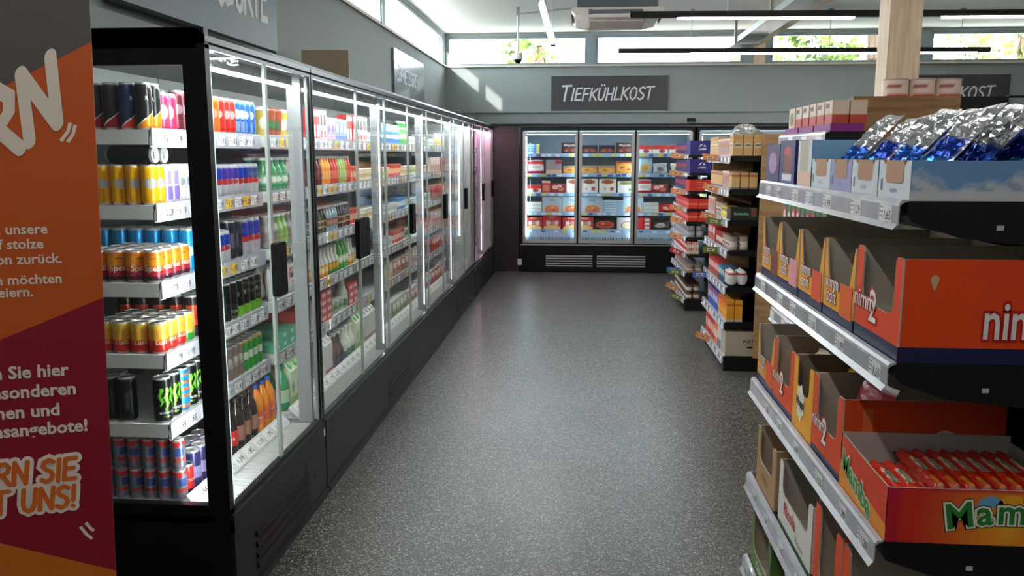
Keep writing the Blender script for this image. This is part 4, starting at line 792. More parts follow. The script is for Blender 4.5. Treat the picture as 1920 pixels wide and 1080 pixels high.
t = thing('cable_tray', 'galvanised cable tray with pipes running under the ceiling', 'cable tray', (2.12, 8.2, 3.1))
b = MB(); b.box(-.13, .13, 0, 4.3, 0, .006); b.box(-.13, -.124, 0, 4.3, .006, .07); b.box(.124, .13, 0, 4.3, .006, .07); obj('trough', b, M['galv'], t)
b = MB()
for k in range(3): b.tube([(-.08 + k * .06, 0, .03), (-.08 + k * .06, 4.3, .03)], .02, 8)
obj('pipe', b, M['galv'], t)
for yy in (1.2, 3.3):
    b = MB(); b.box(-.16, .16, yy, yy + .04, -.03, 0); b.box(-.16, -.13, yy, yy + .04, 0, .32); b.box(.13, .16, yy, yy + .04, 0, .32); obj('bracket', b, M['galv'], t)
t = thing('security_camera', 'small white dome camera on a pole hanging from the ceiling', 'camera', (-.8, 10.55, 2.74))
b = MB(); b.tube([(0, 0, .13), (0, 0, .6)], .012, 8); b.tube([(0, 0, .6), (.8, -.4, .6)], .01, 8); b.box(-.02, .02, -.02, .02, .58, ZC - 2.74); obj('pole', b, M['galv'], t)
b = MB(); b.lathe([(.05, .06), (.058, .075), (.058, .12), (.04, .14)], 24, WHITE); obj('housing', b, M['socket'], t)
b = MB(); b.lathe([(.004, .012), (.025, .018), (.04, .035), (.046, .062)], 24, BLACKC); obj('dome', b, M['blackgloss'], t)

# ------------------------------------------------------------------ signs
t = thing('wall_sign', 'dark sign with white lettering Tiefkühlkost above the freezers', 'sign', (.38, YB - .03, 2.29))
b = MB(); b.box(-.85, .85, 0, .025, 0, .5); obj('board', b, M['signdark'], t)
b = MB(); b.brush('TIEFKÜHLKOST', .175, (-.715, -.001, .145), (1, 0, .012), (0, 0, 1), (0, -1, 0), (206, 208, 210), wd=.135, gap=.11, slant=.16, first=1.2, jit=.03); obj('lettering', b, M['paint'], t)
t = thing('wall_sign', 'partly hidden dark sign on the back wall ending in KOST', 'sign', (5.15, YB - .03, 2.27))
b = MB(); b.box(-.85, .85, 0, .025, 0, .5); obj('board', b, M['signdark'], t)
b = MB(); b.brush('TIEFKÜHLKOST', .175, (-.715, -.001, .145), (1, 0, .012), (0, 0, 1), (0, -1, 0), (206, 208, 210), wd=.135, gap=.11, slant=.16, first=1.2, jit=.03); obj('lettering', b, M['paint'], t)
t = thing('wall_sign', 'glossy sign on the left wall lettered SB-Metzgerei', 'sign', (XL + .03, 9.1, 2.3))
b = MB(); b.box(-.025, 0, 0, 1.72, 0, .48); obj('board', b, M['signgloss'], t)
b = MB(); b.brush('SB-METZGEREI', .145, (.001, .16, .15), (0, 1, 0), (0, 0, 1), (1, 0, 0), (206, 214, 220), wd=.16, gap=.1, slant=.14, first=1.2, jit=.03); obj('lettering', b, M['paint'], t)
t = thing('wall_sign', 'large dark sign high on the left wall ending in PRODUKTE', 'sign', (XL + .09, 3.55, 2.3))
b = MB(); b.box(-.08, 0, 0, 1.83, 0, .7); b.box(-.085, 0, 1.83, 1.87, -.02, .72); obj('board', b, M['signmatt'], t)
b = MB(); b.brush('PRODUKTE', .26, (.001, .66, .17), (0, 1, 0), (0, 0, 1), (1, 0, 0), (206, 210, 210), wd=.17, gap=.02, slant=.05, jit=.03); b.v = [(x, y * .80 + .2, z) for x, y, z in b.v]; obj('lettering', b, M['paint'], t)
t = thing('notice_board', 'beige board standing on top of the long cooler', 'board', (-1.83, 6.0, 2.0625))
b = MB(); b.box(-.17, .17, 0, .02, 0, .32); obj('panel', b, M['beige'], t)
b = MB(); b.box(-.1, .1, -.02, .1, 0, .008); obj('foot', b, M['beige'], t)
b = MB(); b.box(-.06, .06, 0, .045, 0, .05); b.box(-.045, .02, -.012, 0, .008, .042, BLACKC); tag(obj('wall_socket', b, M['black'], None, (1.57, YB - .145, 2.125)), 'small black socket on the grey ledge above the freezers', 'socket')
b = MB(); b.box(-.03, .03, 0, .012, 0, .09); b.lathe([(.018, 0), (.018, .004)], 12, WHITE); tag(obj('wall_socket', b, M['socket'], None, (-.87, 11.79, .1)), 'small white socket low beside the freezer', 'socket')

# ------------------------------------------------------------------ roll-up banner
U = Vector((.931, .364, 0)).normalized(); Vv = Vector((.032, 0, .999)).normalized(); Nn = U.cross(Vv).normalized(); Bo = Vector((-.922, 1.5, .82))
t = thing('roll_up_banner', 'orange and wine-red anniversary banner with white lettering at the left edge', 'banner', Bo)
b = MB(); e = .002
def reg(poly, col): b.prism([(u, v) for u, v in poly], lambda u, v, d: U * u + Vv * v - Nn * (d), .003, col)
reg([(-.85, .553), (0, 1.032), (0, 1.25), (-.85, 1.25)], (84, 80, 80))
reg([(-.85, .222), (-.669, .294), (0, .562), (0, 1.032), (-.85, .553)], (196, 84, 18))
reg([(-.669, .294), (0, .006), (0, .562)], (140, 4, 32))
reg([(-.85, .222), (-.85, -.25), (-.104, .01), (0, -.02), (0, .006), (-.669, .294)], (200, 104, 22))
reg([(-.85, -.25), (-.85, -.78), (0, -.78), (0, -.02), (-.104, .01)], (92, 88, 88))
nn = Nn if Nn.y < 0 else -Nn
def bt(s, size, u, v, col, off=.02, lift=.0012): b.text(s, size, U * u + Vv * v + nn * lift, U, Vv, col, off=off, align='r')
TX = (226, 214, 200)
for s, u, v in (('GmbH, unsere', -.088, .687), ('auf stolze', -.096, .66), ('Tradition zurück.', -.067, .632), ('Jubiläum möchten', -.069, .594), ('wir feiern.', -.118, .571)): bt(s, .0255, u, v, TX)
for s, u, v in (('Entdecken Sie hier', -.065, .416), ('unsere besonderen', -.055, .378), ('Aktionen und', -.085, .339), ('Jubiläumsangebote!', -.038, .303)): bt(s, .0335, u, v, TX, .03)
def bb(s, h, u_end, v, col, wd, gap, slant, lift, first=1.0, dirr=0.0, jit=.0):
    wdt = sum(LET[c][0] + gap for c in s) * h; d = (U + Vv * dirr).normalized()
    b.brush(s, h, Vector(U * (u_end - wdt) + Vv * (v - dirr * wdt)) + nn * lift, d, Vv, nn, col, wd=wd, gap=gap, slant=slant, jit=jit)
up2 = (U * -.10 + Vv * .995).normalized(); dr2 = (U * .84 + Vv * .54).normalized(); wd2 = sum(LET[c][0] + .1 for c in 'FEIERN') * .118
b.brush('FEIERN', .118, U * -.042 + Vv * .895 - dr2 * wd2 + nn * .001, dr2, up2, nn, TX, wd=.2, gap=.1, slant=0, jit=.03)
for s, ue, v in (('FEIERN SIE', -.059, .208), ('MIT UNS!', -.062, .152)):
    bb(s, .043, ue, v, (232, 220, 208), .52, .09, .06, .0008); bb(s, .043, ue, v, (214, 104, 28), .2, .09, .06, .0022)
for pts in (((-.058, .855), (-.045, .873), (-.041, .888)), ((-.047, .853), (-.037, .868), (-.033, .884)), ((-.06, .108), (-.05, .091), (-.04, .08)), ((-.05, .115), (-.042, .102), (-.036, .096))):
    for k in range(2):
        p, q = Vector(pts[k]), Vector(pts[k + 1]); d = (q - p).normalized(); w = Vector((-d.y, d.x)) * .003
        b.face([U * x.x + Vv * x.y + nn * .001 for x in (p - w, q - w, q + w, p + w)], TX)
rb = random.Random(5)
for k in range(34):
    u, v = -rb.uniform(.01, .8), rb.uniform(0.0, 1.22)
    if -.3 < u < -.02 and (.13 < v < .27 or .29 < v < .46 or .55 < v < .72 or .83 < v < .99): continue
    col = rb.choice([(220, 206, 196), (206, 90, 40), (70, 60, 60), (206, 90, 40)]); n = rb.choice((3, 10, 10)); r = rb.uniform(.003, .0045)
    b.face([U * (u + r * math.cos(2 * PI * q / n)) + Vv * (v + r * math.sin(2 * PI * q / n)) + nn * .0009 for q in range(n)], col)
obj('printed_sheet', b, M['paint'], t)
b = MB(); b.prism([(-.87, -.82), (.02, -.82), (.02, -.78), (-.87, -.78)], lambda u, v, d: U * u + Vector((0, 0, v)) - nn * (.09 - d * 1) + nn * .02, .14, SILVER); obj('base_cassette', b, M['alu'], t)
b = MB(); b.tube([U * -.42 + Vector((0, 0, -.79)) - nn * .03, U * -.42 + Vv * 1.24 - nn * .02], .009, 8); obj('support_pole', b, M['alu'], t)
b = MB(); b.prism([(-.85, 1.25), (0, 1.25), (0, 1.275), (-.85, 1.275)], lambda u, v, d: U * u + Vv * v - nn * (d - .006), .014, SILVER); obj('top_rail', b, M['alu'], t)

# ------------------------------------------------------------------ gondola shelving on the right
def rail_profile(b, x, y0, y1, z, h=.058, mat=0):
    P = [(x + .012, z + .004), (x, z + .003), (x - .005, z - h * .06), (x - .0064, z - h * .16), (x - .0064, z - h * .8), (x - .016, z - h), (x - .0135, z - h), (x - .0034, z - h * .8), (x - .0034, z - h * .16), (x + .003, z - .003), (x + .012, z)]
    n = len(P)
    for k in range(n):
        p, q = P[k], P[(k + 1) % n]; b.face([(p[0], y0, p[1]), (p[0], y1, p[1]), (q[0], y1, q[1]), (q[0], y0, q[1])], WHITE, mat)
    for yy in (y0, y1): b.face([(p[0], yy, p[1]) for p in P], WHITE, mat)
def gondola(label, xf, y0, y1, depth, shelves, base_h, origin, boards=(), rail_h=.058, near=True, prices=('1,65', '1,55', '1,29', '1,99'), step=.2, back=True, backtop=None, thick=.03, brk=.075):
    t = thing('gondola_shelf', label, 'shelf', origin); P = lambda name, mb, mats, par=None: wobj(name, mb, mats, par or t, origin)
    b = MB(); b.box(xf + .005, xf + depth + (.05 if back else 0), y0 + .005, y1 - .005, 0, base_h); P('base', b, M['shelfblack'])
    if back:
        b = MB(); b.box(xf + depth, xf + depth + .03, y0, y1, base_h, backtop or max(shelves) + .05)
        for yy in (y0 + .02, y1 - .05): b.box(xf + depth - .03, xf + depth, yy, yy + .03, base_h, backtop or max(shelves) + .05)
        P('back_panel', b, M['shelfblack'])
    for i, z in enumerate(shelves):
        b = MB(); b.box(xf + .012, xf + depth - .002, y0, y1, z - thick, z)
        s = P('shelf', b, M['shelfblack'])
        for yy in (y0, y1 - .004):
            b = MB(); b.prism([(xf + .012, z - thick), (xf + .02, z - thick - .012), (xf + .12, z - thick - brk * .6), (xf + depth - .03, z - thick - brk), (xf + depth - .002, z - thick - brk), (xf + depth - .002, z - thick)], lambda u, w, d, yy=yy: (u, yy + d, w), .004, BLACKC); P('bracket', b, M['shelfblack'], s)
        if near:
            b = MB()
            for k, xx in enumerate((.08, .15, .19, .26, .33)): b = MB(); b.box(xf + xx, xf + xx + .014, y0 - .0012, y0 - .0002, z - .022 - .018 * (k % 3), z - .012 - .018 * (k % 3), (2, 2, 2) if k != 2 else (190, 190, 190)); P('punched_hole', b, M['card'], s)
        r = MB(); rail_profile(r, xf, y0, y1, z, rail_h); y = y0 + .035
        w = .075
        while y + w < y1:
            xx = xf - .0068; r.face([(xx, y, z - rail_h * .79), (xx, y + w, z - rail_h * .79), (xx, y + w, z - rail_h * .17), (xx, y, z - rail_h * .17)], (232, 233, 234), 1)
            if near:
                r.text(prices[(i + int(y * 7)) % len(prices)], rail_h * .46, (xx - .0008, y + w * .66, z - rail_h * .70), (0, -1, 0), (0, 0, 1), (40, 40, 44), 1, off=.005)
                for k in range(3): r.face([(xx - .0006, y + w * .70, z - rail_h * (.3 + .17 * k)), (xx - .0006, y + w * .95, z - rail_h * (.3 + .17 * k)), (xx - .0006, y + w * .95, z - rail_h * (.24 + .17 * k)), (xx - .0006, y + w * .70, z - rail_h * (.24 + .17 * k))], (140, 140, 146), 1)
            y += step * rt.uniform(.75, 1.3)
        P('price_rail', r, [M['rail'], M['card']], s)
    for (bx0, bx1, by, z0, z1) in boards:
        b = MB(); b.box(bx0, bx1, by, by + .035, z0, z1); P('end_board', b, M['oakv'])
    return t
GX, G0, G1 = .655, 1.785, 3.16
GS = [1.555, 1.212, .812, .435, .095]
gondola('black sweets shelf unit nearest the camera, right of the aisle', GX, G0, G1, .47, GS, .06, (.9, G0, 0), backtop=1.60)

def sr_box(key, w, d, h, col, lo=.45, post=.03, point=False, stripe=(26, 28, 74), stripe_h=.03, panel=None, side_txt=None, front_txt=None, inner=BOARD, side_deco=None, front_deco=None, back_h=None, rad=.03):
    # shelf-ready cardboard box, open at the top, with a U cut in the front wall
    b = MB(); T = .004
    def front_poly():
        P = [(-w / 2, 0), (w / 2, 0), (w / 2, h)]
        if point: P += [(w / 2 - .008, h - .004), (w / 2 - post * .7, h * .72), (w / 2 - post, h * lo + rad)]
        else: P += [(w / 2 - post * .8, h), (w / 2 - post, h - .012), (w / 2 - post, h * lo + rad)]
        R = [(w / 2 - post - rad * (1 - math.cos(a)), h * lo + rad * (1 - math.sin(a))) for a in (PI / 8, PI / 4, PI * 3 / 8, PI / 2)]
        P += R; return P + [(-x, z) for x, z in reversed(P[3:])] + [(-w / 2, h)]
    fp = front_poly()
    b.prism(fp, lambda u, z, dd: (u, dd, z), T, col, side=inner, back=inner)
    sh = back_h or h
    for sx in (-1, 1):
        poly = [(T, 0), (d, 0), (d, sh), (T, h)]
        b.prism(poly, lambda y, z, dd, sx=sx: (sx * (w / 2 - dd), y, z), T, col, side=inner, back=inner)
    b.box(-w / 2 + T, w / 2 - T, d - T, d, 0, sh, inner, cols={'back': col}); b.box(-w / 2 + T, w / 2 - T, T, d - T, 0, T, inner)
    e = .0007
    if stripe:
        b.face([(-w / 2, -e, 0), (w / 2, -e, 0), (w / 2, -e, stripe_h), (-w / 2, -e, stripe_h)], stripe)
        for sx in (-1, 1): b.face([(sx * (w / 2 + e), 0, 0), (sx * (w / 2 + e), d, 0), (sx * (w / 2 + e), d, stripe_h), (sx * (w / 2 + e), 0, stripe_h)], stripe)
    if panel: b.face([(panel[0] * w, -2 * e, panel[2] * h), (panel[1] * w, -2 * e, panel[2] * h), (panel[1] * w, -2 * e, panel[3] * h), (panel[0] * w, -2 * e, panel[3] * h)], panel[4])
    for s, size, x, z, c, o in (front_txt or ()): b.text(s, size, (x * w, -2 * e - .0006 * (.1 - o) * 10 - .0004, z * h), (1, 0, .0), (0, 0, 1), c, off=o, align='c')
    if side_deco: side_deco(b, w, d, h)
    if front_deco: front_deco(b, w, d, h)
    kind(key, 'display_box', 'box', b, M['card'], [], w, d, h)
OR, YE, RED_O = (238, 72, 10), (240, 166, 36), (200, 44, 30)
def outlined(s, size, x, z): return [(s, size, x, z, (190, 30, 30), .055), (s, size, x, z, (240, 236, 230), .012)]
def side_right(txts, marks=()):
    # decorate the +x wall (turned towards the camera); y runs into the depth
    def f(b, w, d, h):
        for k, (s, size, y, z, c, o) in enumerate(txts): b.text(s, size, (w / 2 + .001 + .0007 * k, y, z), (0, 1, 0), (0, 0, 1), c, off=o, sx=.68 if len(s) > 1 else 1)
        for k, (poly, c) in enumerate(marks): b.face([(w / 2 + .001 + .0004 * k, y, z) for y, z in poly], c)
    return f
drop = [(.066 + .009 * math.cos(a) * (1 if math.sin(a) > -.3 else .6), .178 + (.011 * math.sin(a) if math.sin(a) > -.3 else .022 * math.sin(a))) for a in [2 * PI * k / 14 for k in range(14)]]
sr_box('two_box', .285, .40, .222, OR, lo=.42, post=.04, stripe_h=.034, front_txt=outlined('nimm', .062, -.28, .36) + outlined('2', .105, -.06, .26), side_deco=side_right([('nimm', .115, .168, .056, (196, 28, 24), .07), ('nimm', .115, .168, .056, (240, 236, 230), .015)], [(drop, (206, 180, 140))]))
sr_box('two_box_low', .27, .40, .222, (226, 74, 24), lo=.42, post=.045, stripe_h=.02, front_txt=outlined('nimm', .055, -.26, .36) + outlined('2', .1, -.04, .24), side_deco=side_right([('2', .15, .225, .04, (226, 214, 204), .03)], [([(.05, .14), (.075, .14), (.075, .2), (.05, .2)], (232, 120, 60))]))
for k, (c, pn) in enumerate((((230, 100, 30), 'orange'), ((226, 84, 40), 'red'), ((226, 150, 160), 'pink'), ((120, 60, 40), 'brown'))):
    sr_box('gold_box_' + pn, .255, .38, .212, YE, lo=.4, post=.036, point=True, stripe_h=.03, panel=(.08, .46, .12, .52, c), front_txt=[('nimm', .05, -.2, .40, (150, 50, 40), .05), ('nimm', .05, -.2, .40, (242, 238, 232), .008), ('soft', .055, -.2, .22, (150, 50, 40), .05), ('soft', .055, -.2, .22, (242, 238, 232), .008)])
def star(b, w, d, h):
    cx, cz = -.02, h * .42; n = 14
    b.face([(cx + (.05 if k % 2 else .04) * math.cos(2 * PI * k / n), -.0016, cz + (.06 if k % 2 else .048) * math.sin(2 * PI * k / n)) for k in range(n)], (236, 230, 214))
    b.text('Plopp', .036, (cx, -.0026, cz - .012), (1, 0, 0), (0, 0, 1), (24, 24, 26), off=.03, align='c')
sr_box('plopp_box', .22, .38, .222, YE, lo=.55, post=.045, stripe=None, front_deco=star, inner=(150, 136, 122))
sr_box('brown_box', .29, .38, .215, (176, 140, 96), lo=.45, post=.045, stripe=None, front_txt=[('Nuss', .045, 0, .2, (90, 60, 40), .0)])
sr_box('white_box', .40, .38, .215, (226, 222, 216), lo=.52, post=.045, stripe=(40, 90, 60), stripe_h=.015, front_txt=[('Ricola', .06, -.12, .28, (196, 60, 60), .02), ('Kräuter', .03, .2, .14, (60, 60, 60), .0)])
sr_box('orange_box', .24, .40, .25, (232, 78, 32), lo=.2, post=.05, stripe=None); sr_box('green_box', .30, .38, .215, (90, 130, 60), lo=.3, post=.03, stripe=None, front_txt=[('Obst', .05, 0, .1, (236, 230, 220), .01)])
RZ = -PI / 2
def g1(key, yc, si, label, group=None, dx=0): return put(key, GX + .016 + dx, yc, GS[si] + .0008, RZ, label, group)
g1('two_box', 1.94, 1, 'orange display box with white 2, nearest on the second sweets shelf'); g1('gold_box_orange', 2.225, 1, 'yellow box with orange panel beside the big orange box, second sweets shelf'); g1('gold_box_red', 2.495, 1, 'third box from camera, yellow with red-orange panel, second sweets shelf')
g1('gold_box_pink', 2.765, 1, 'yellow display box with pink panel, second sweets shelf'); g1('gold_box_brown', 3.03, 1, 'furthest yellow display box with brown panel, second sweets shelf')
g1('two_box_low', 2.257, 2, 'orange display box behind the chewy-sweets tray, third sweets shelf'); g1('plopp_box', 2.507, 2, 'yellow display box with white starburst on its front, third sweets shelf'); g1('two_box_low', 2.755, 2, 'orange display box with yellow bags, further on the third sweets shelf'); g1('gold_box_red', 3.025, 2, 'yellow display box at the far end of the third sweets shelf')
g1('orange_box', 1.925, 3, 'orange box nearest on the fourth sweets shelf'); g1('orange_box', 2.18, 3, 'orange box next to the white box, fourth sweets shelf'); g1('white_box', 2.53, 3, 'white display box with red lettering, fourth sweets shelf'); g1('brown_box', 2.94, 3, 'brown cardboard display box, fourth sweets shelf')
g1('orange_box', 2.0, 4, 'orange box nearest on the lowest sweets shelf'); g1('white_box', 2.4, 4, 'white display box on the lowest sweets shelf'); g1('green_box', 2.96, 4, 'green display box at the far end of the lowest sweets shelf')
# sweet bags lying in the boxes
bag('bag_yellow', .15, .2, .05, design((240, 172, 34), disc=((.5, .6, .3, .12, (200, 50, 40)),), bnd=((.9, 1, (220, 214, 200)),)), 'sweet_bag', seed=21, crump=.1); bag('bag_red', .15, .2, .05, design((190, 50, 66), disc=((.5, .5, .25, .14, (220, 130, 130)),), bnd=((.9, 1, (226, 220, 220)),)), 'sweet_bag', seed=22, crump=.1, mat='film')
bag('bag_white', .15, .2, .05, design((232, 230, 226), disc=((.5, .75, .3, .12, (200, 60, 40)), (.5, .42, .3, .11, (180, 30, 60)), (.5, .42, .14, .06, (236, 230, 230))), block=((.7, 1, .3, .6, (40, 110, 60)),)), 'sweet_bag', seed=23, crump=.1); bag('bag_dark', .15, .17, .05, design((50, 44, 44), disc=((.5, .5, .3, .2, (220, 214, 206)), (.5, .5, .16, .1, (110, 150, 70)))), 'sweet_bag', seed=24, crump=.1); bag('bag_fruit', .17, .18, .06, design((206, 50, 36), disc=((.6, .5, .3, .2, (230, 160, 40)), (.3, .6, .14, .12, (200, 190, 60)))), 'sweet_bag', seed=25, crump=.12)
def sb(key, yc, si, x, label, lean=-.35, dz=.006, yaw=0): return put(key, x, yc, GS[si] + dz + .062 * abs(math.sin(lean)), 0, label, 'sweet bags in the display boxes', (lean, 0, RZ + yaw))
sb('bag_dark', 3.03, 1, .74, 'dark and white bag in the furthest yellow box, second sweets shelf', -.9); sb('bag_dark', 2.495, 1, .74, 'dark and green bag in the third yellow box, second sweets shelf', -.95)
sb('bag_yellow', 2.72, 2, .72, 'front yellow bag in orange box, third sweets shelf', -.25); sb('bag_yellow', 2.74, 2, .80, 'yellow bag behind another in orange box, third sweets shelf', -.3); sb('bag_yellow', 2.52, 2, .76, 'yellow bag in the starburst box, third sweets shelf', -.3)
sb('bag_red', 2.25, 2, .735, 'red shiny bag sticking out of the orange box, third sweets shelf', -.3, .03, .25); sb('bag_yellow', 2.92, 3, .74, 'yellow bag standing in the brown box', -.5); sb('bag_yellow', 2.93, 3, .84, 'second yellow bag at the back of the brown box', -.45)
sb('bag_white', 2.50, 3, .72, 'white bag with red flower shapes in white display box', -.2); sb('bag_dark', 2.52, 3, .80, 'dark green bag behind the white bag in white box', -.3); sb('bag_fruit', 2.15, 3, .75, 'red and yellow fruit bag in orange box, fourth sweets shelf', -.75); sb('bag_yellow', 2.9, 4, .73, 'yellow bag in the green box on the lowest sweets shelf', -.4)
# chewy-sweets tray
def sun_side(b, w, d, h):
    e = w / 2 + .0008; nx = 40; nz = 14
    def colr(u, v):
        y, z = u * d, v * h; r = math.hypot((y - .25) / .9, z - h * .3); q = min(1, max(0, r / .22)); c0, c1 = (250, 176, 40), (214, 44, 28)
        k = q if y > .0 else 1; c = tuple(int(c0[i] * (1 - k) + c1[i] * k) for i in range(3))
        return (196, 22, 50) if (z > h * .93 or y < .03) else c
    b.grid(lambda u, v: (e, u * d, v * h), nx, nz, colr)
    L = 'Mamba'; x = .125
    for k, ch in enumerate(L):
        zz = h * .28 + .016 * math.sin(PI * k / 4.2); ang = .16 * math.cos(PI * k / 4.2); uy = (0, -math.sin(ang), math.cos(ang)); ux = (0, math.cos(ang), math.sin(ang))
        for q, (o, c) in enumerate(((.1, (20, 60, 40)), (.075, (236, 232, 214)), (.02, (40, 130, 50)))): wd = b.text(ch, .08, (e + .0006 * (q + 1), x, zz), ux, uy, c, off=o)
        x += wd + .006
    arc = lambda y0, z0, r, a0, a1, n=8: [(e + .0005, y0 + r * math.cos(a0 + (a1 - a0) * k / n), z0 + r * math.sin(a0 + (a1 - a0) * k / n)) for k in range(n + 1)]
    b.face(arc(.26, h * .66, .034, 0, PI), (244, 170, 30)); b.face(arc(.215, h * .66, .03, .3, PI), (110, 170, 210))
    for a in (.3, .9, 1.6, 2.3, 2.9): b.face([(e + .0009, .315 + .0 * a, h * .8), (e + .0009, .315 + .03 * math.cos(a) - .005, h * .8 + .016 * math.sin(a) + .005), (e + .0009, .315 + .036 * math.cos(a), h * .8 + .016 * math.sin(a) - .004)], (60, 120, 50))
def tray_front(b, w, d, h):
    e = .0008
    for q, (o, c) in enumerate(((.075, (236, 232, 214)), (.02, (60, 150, 70)))): b.text('Mamba', .075, (-w * .44, -e - .0007 * (q + 1), h * .42), (1, 0, -.22), (0.0, 0, 1), c, off=o)
    b.face([(-w * .5, -e, 0), (w * .5, -e, 0), (w * .5, -e, h * .3), (-w * .5, -e, h * .55)], (240, 150, 40))
b = MB(); tw, td, th = .33, .41, .125
for poly, f in (([(-tw / 2, 0), (tw / 2, 0), (tw / 2, th), (tw / 2 - .07, th), (-tw / 2 + .1, th * 1.05), (-tw / 2, th * 1.1)], 0),): b.prism(poly, lambda u, z, dd: (u, dd, z), .004, (226, 70, 34), side=(190, 180, 170), back=(196, 188, 180))
b.prism([(0, 0), (td, 0), (td, th), (0, th)], lambda y, z, dd: (tw / 2 - dd, y, z), .004, (206, 30, 40), side=(190, 180, 170), back=(196, 188, 180)); b.prism([(0, 0), (td, 0), (td, th * 1.12), (0, th * 1.12)], lambda y, z, dd: (-tw / 2 + dd, y, z), .004, (206, 60, 40), side=(190, 180, 170), back=(196, 188, 180))
b.box(-tw / 2, tw / 2, td - .004, td, 0, th, (196, 188, 180)); b.box(-tw / 2 + .004, tw / 2 - .004, .004, td - .004, 0, .004, (196, 188, 180))
sun_side(b, tw, td, th); tray_front(b, tw, td, th)
kind('chew_tray', 'sweets_tray', 'box', b, M['card'], [], tw, td, th)
g1('chew_tray', 1.953, 2, 'red and orange open tray of sweet sticks on the third sweets shelf')
# sweet sticks
b = MB(); sw, sl, st_ = .032, .27, .02
def stickpos(u, v): return ((u - .5) * sw * (.92 if .06 < v < .94 else 1.05), v * sl, st_ * (math.sin(PI * u) ** .5 if 0 < u < 1 else 0) * (1 if .06 < v < .94 else .2) * (1 + .06 * math.sin(40 * v + 9 * u)))
b.grid(stickpos, 8, 26, lambda u, v: (44, 40, 120) if v > .94 or v < .04 else ((240, 226, 190) if abs(v - .55) < .16 and .25 < u < .75 else ((240, 150, 40) if v < .24 and .25 < u < .75 else (224, 52, 30))), smooth=True); b.face([(-sw / 2, 0, 0), (sw / 2, 0, 0), (sw / 2, sl, 0), (-sw / 2, sl, 0)], (224, 52, 30))
for o, c, dz in ((.06, (236, 232, 214), .0012), (.0, (30, 90, 50), .0018)): b.text('Mamba', .026, (0, .40 * sl, 0), (0, 1, 0), (-1, 0, 0), c, off=o, warp=lambda x, y, dz=dz: (.008 - y * .9, .37 * sl + x, st_ * .97 + dz))
kind('stick', 'sweet_stick', 'sweet', b, M['film'], [], sw, sl, st_)
for k in range(11): put('stick', GX + .047 + k * .0335, 1.815, GS[2] + .068, 0, 'red and orange sweet stick, lower layer of tray, %s from the aisle' % ORD[k], 'sweet sticks in the tray', (0, 0, 0))
b = MB(); b.box(-.19, .19, 0, .27, 0, .058, (214, 60, 34)); kind('stick_stack', 'sweets_carton', 'box', b, M['card'], [], .4, .24, .058)
put('stick_stack', GX + .225, 1.815, GS[2] + .006, 0, 'red carton under the sweet sticks inside the tray')
for k in range(8): put('stick', GX + .155 + k * .0335, 1.808 + .03, GS[2] + .0915, 0, 'red and orange sweet stick, upper layer of tray, %s from the aisle' % ORD[k], 'sweet sticks in the tray', (0, 0, 0))
# chocolate trays and foil bags on the top shelf
def mountain(b, w, d, h):
    def colr(u, v):
        y = u * d; z = v; r = .40 + .16 * math.sin(y * 34 + 1) + .1 * math.sin(y * 61) + .05 * math.sin(y * 130)
        if z < .28: return (206, 210, 214)
        if z < r: return (196, 204, 214) if math.sin(y * 90 + z * 14) > -.2 else (150, 168, 196)
        return (112, 156, 204) if z > r + .12 else (150, 180, 214)
    b.grid(lambda u, v: (w / 2 + .0006, u * d, v * h), 60, 14, colr)
def cocoa_front(b, w, d, h):
    b.face([(-w * .22, -.0008, h * .42), (w * .26, -.0008, h * .42), (w * .3, -.0008, h * .52), (w * .3, -.0008, h), (-w * .26, -.0008, h), (-w * .26, -.0008, h * .52)], (172, 124, 84))
    b.face([(-w * .42, -.0008, h * .2), (-w * .36, -.0008, h * .2), (-w * .36, -.0008, h * .5), (-w * .42, -.0008, h * .5)], (80, 90, 110)); b.text('ALPEN', .014, (0, -.0009, h * .16), (1, 0, 0), (0, 0, 1), (110, 130, 170), align='c')
sr_box('choc_tray', .185, .42, .082, (204, 214, 222), lo=.9, post=.03, stripe=None, inner=(176, 132, 92), front_deco=cocoa_front, side_deco=mountain, rad=.006)
sr_box('choc_tray_purple', .175, .42, .082, (150, 150, 196), lo=.9, post=.03, stripe=None, inner=(170, 150, 120), front_deco=cocoa_front, side_deco=mountain, rad=.006)
g1('choc_tray', 1.885, 0, 'sky-blue tray with white mountains, nearest on the top sweets shelf'); g1('choc_tray', 2.078, 0, 'second pale blue tray with cut-out on the top sweets shelf'); g1('choc_tray_purple', 2.265, 0, 'lilac tray between pale blue trays on the top sweets shelf'); g1('choc_tray', 2.45, 0, 'fourth tray, pale blue, on the top sweets shelf')
foilf = lambda u, v: (206, 210, 214) if v > .48 else ((40, 96, 200) if .2 < v < .46 else (150, 176, 206))
bag('foil', .15, .235, .02, foilf, 'chocolate_bag', 'bag', 'foil', .16, 31, (14, 20), jit=.3); bag('foil_deep', .15, .225, .02, lambda u, v: (210, 212, 216) if (v > .56 or abs(u - .5) > .44) else ((36, 70, 180) if v > .3 else (60, 140, 200)), 'chocolate_bag', 'bag', 'foil', .2, 37, (14, 20), jit=.3)
n = 0
for bi, yc in enumerate((1.885, 2.078, 2.265, 2.45)):
    for k in range((5, 5, 4, 1)[bi]):
        lean = -(.72 + .04 * math.sin(k * 2.1 + bi))
        put('foil' if (k + bi) % 2 else 'foil_deep', .70 + k * .075 + .0 * bi , yc + rt.uniform(-.008, .008), GS[0] + .034, 0, 'silver and blue foil bag, %s from the aisle in the %s chocolate tray' % (ORD[k], ('nearest', 'second', 'third', 'fourth')[bi]), 'foil chocolate bags', (lean, 0, RZ + rt.uniform(-.04, .04)))
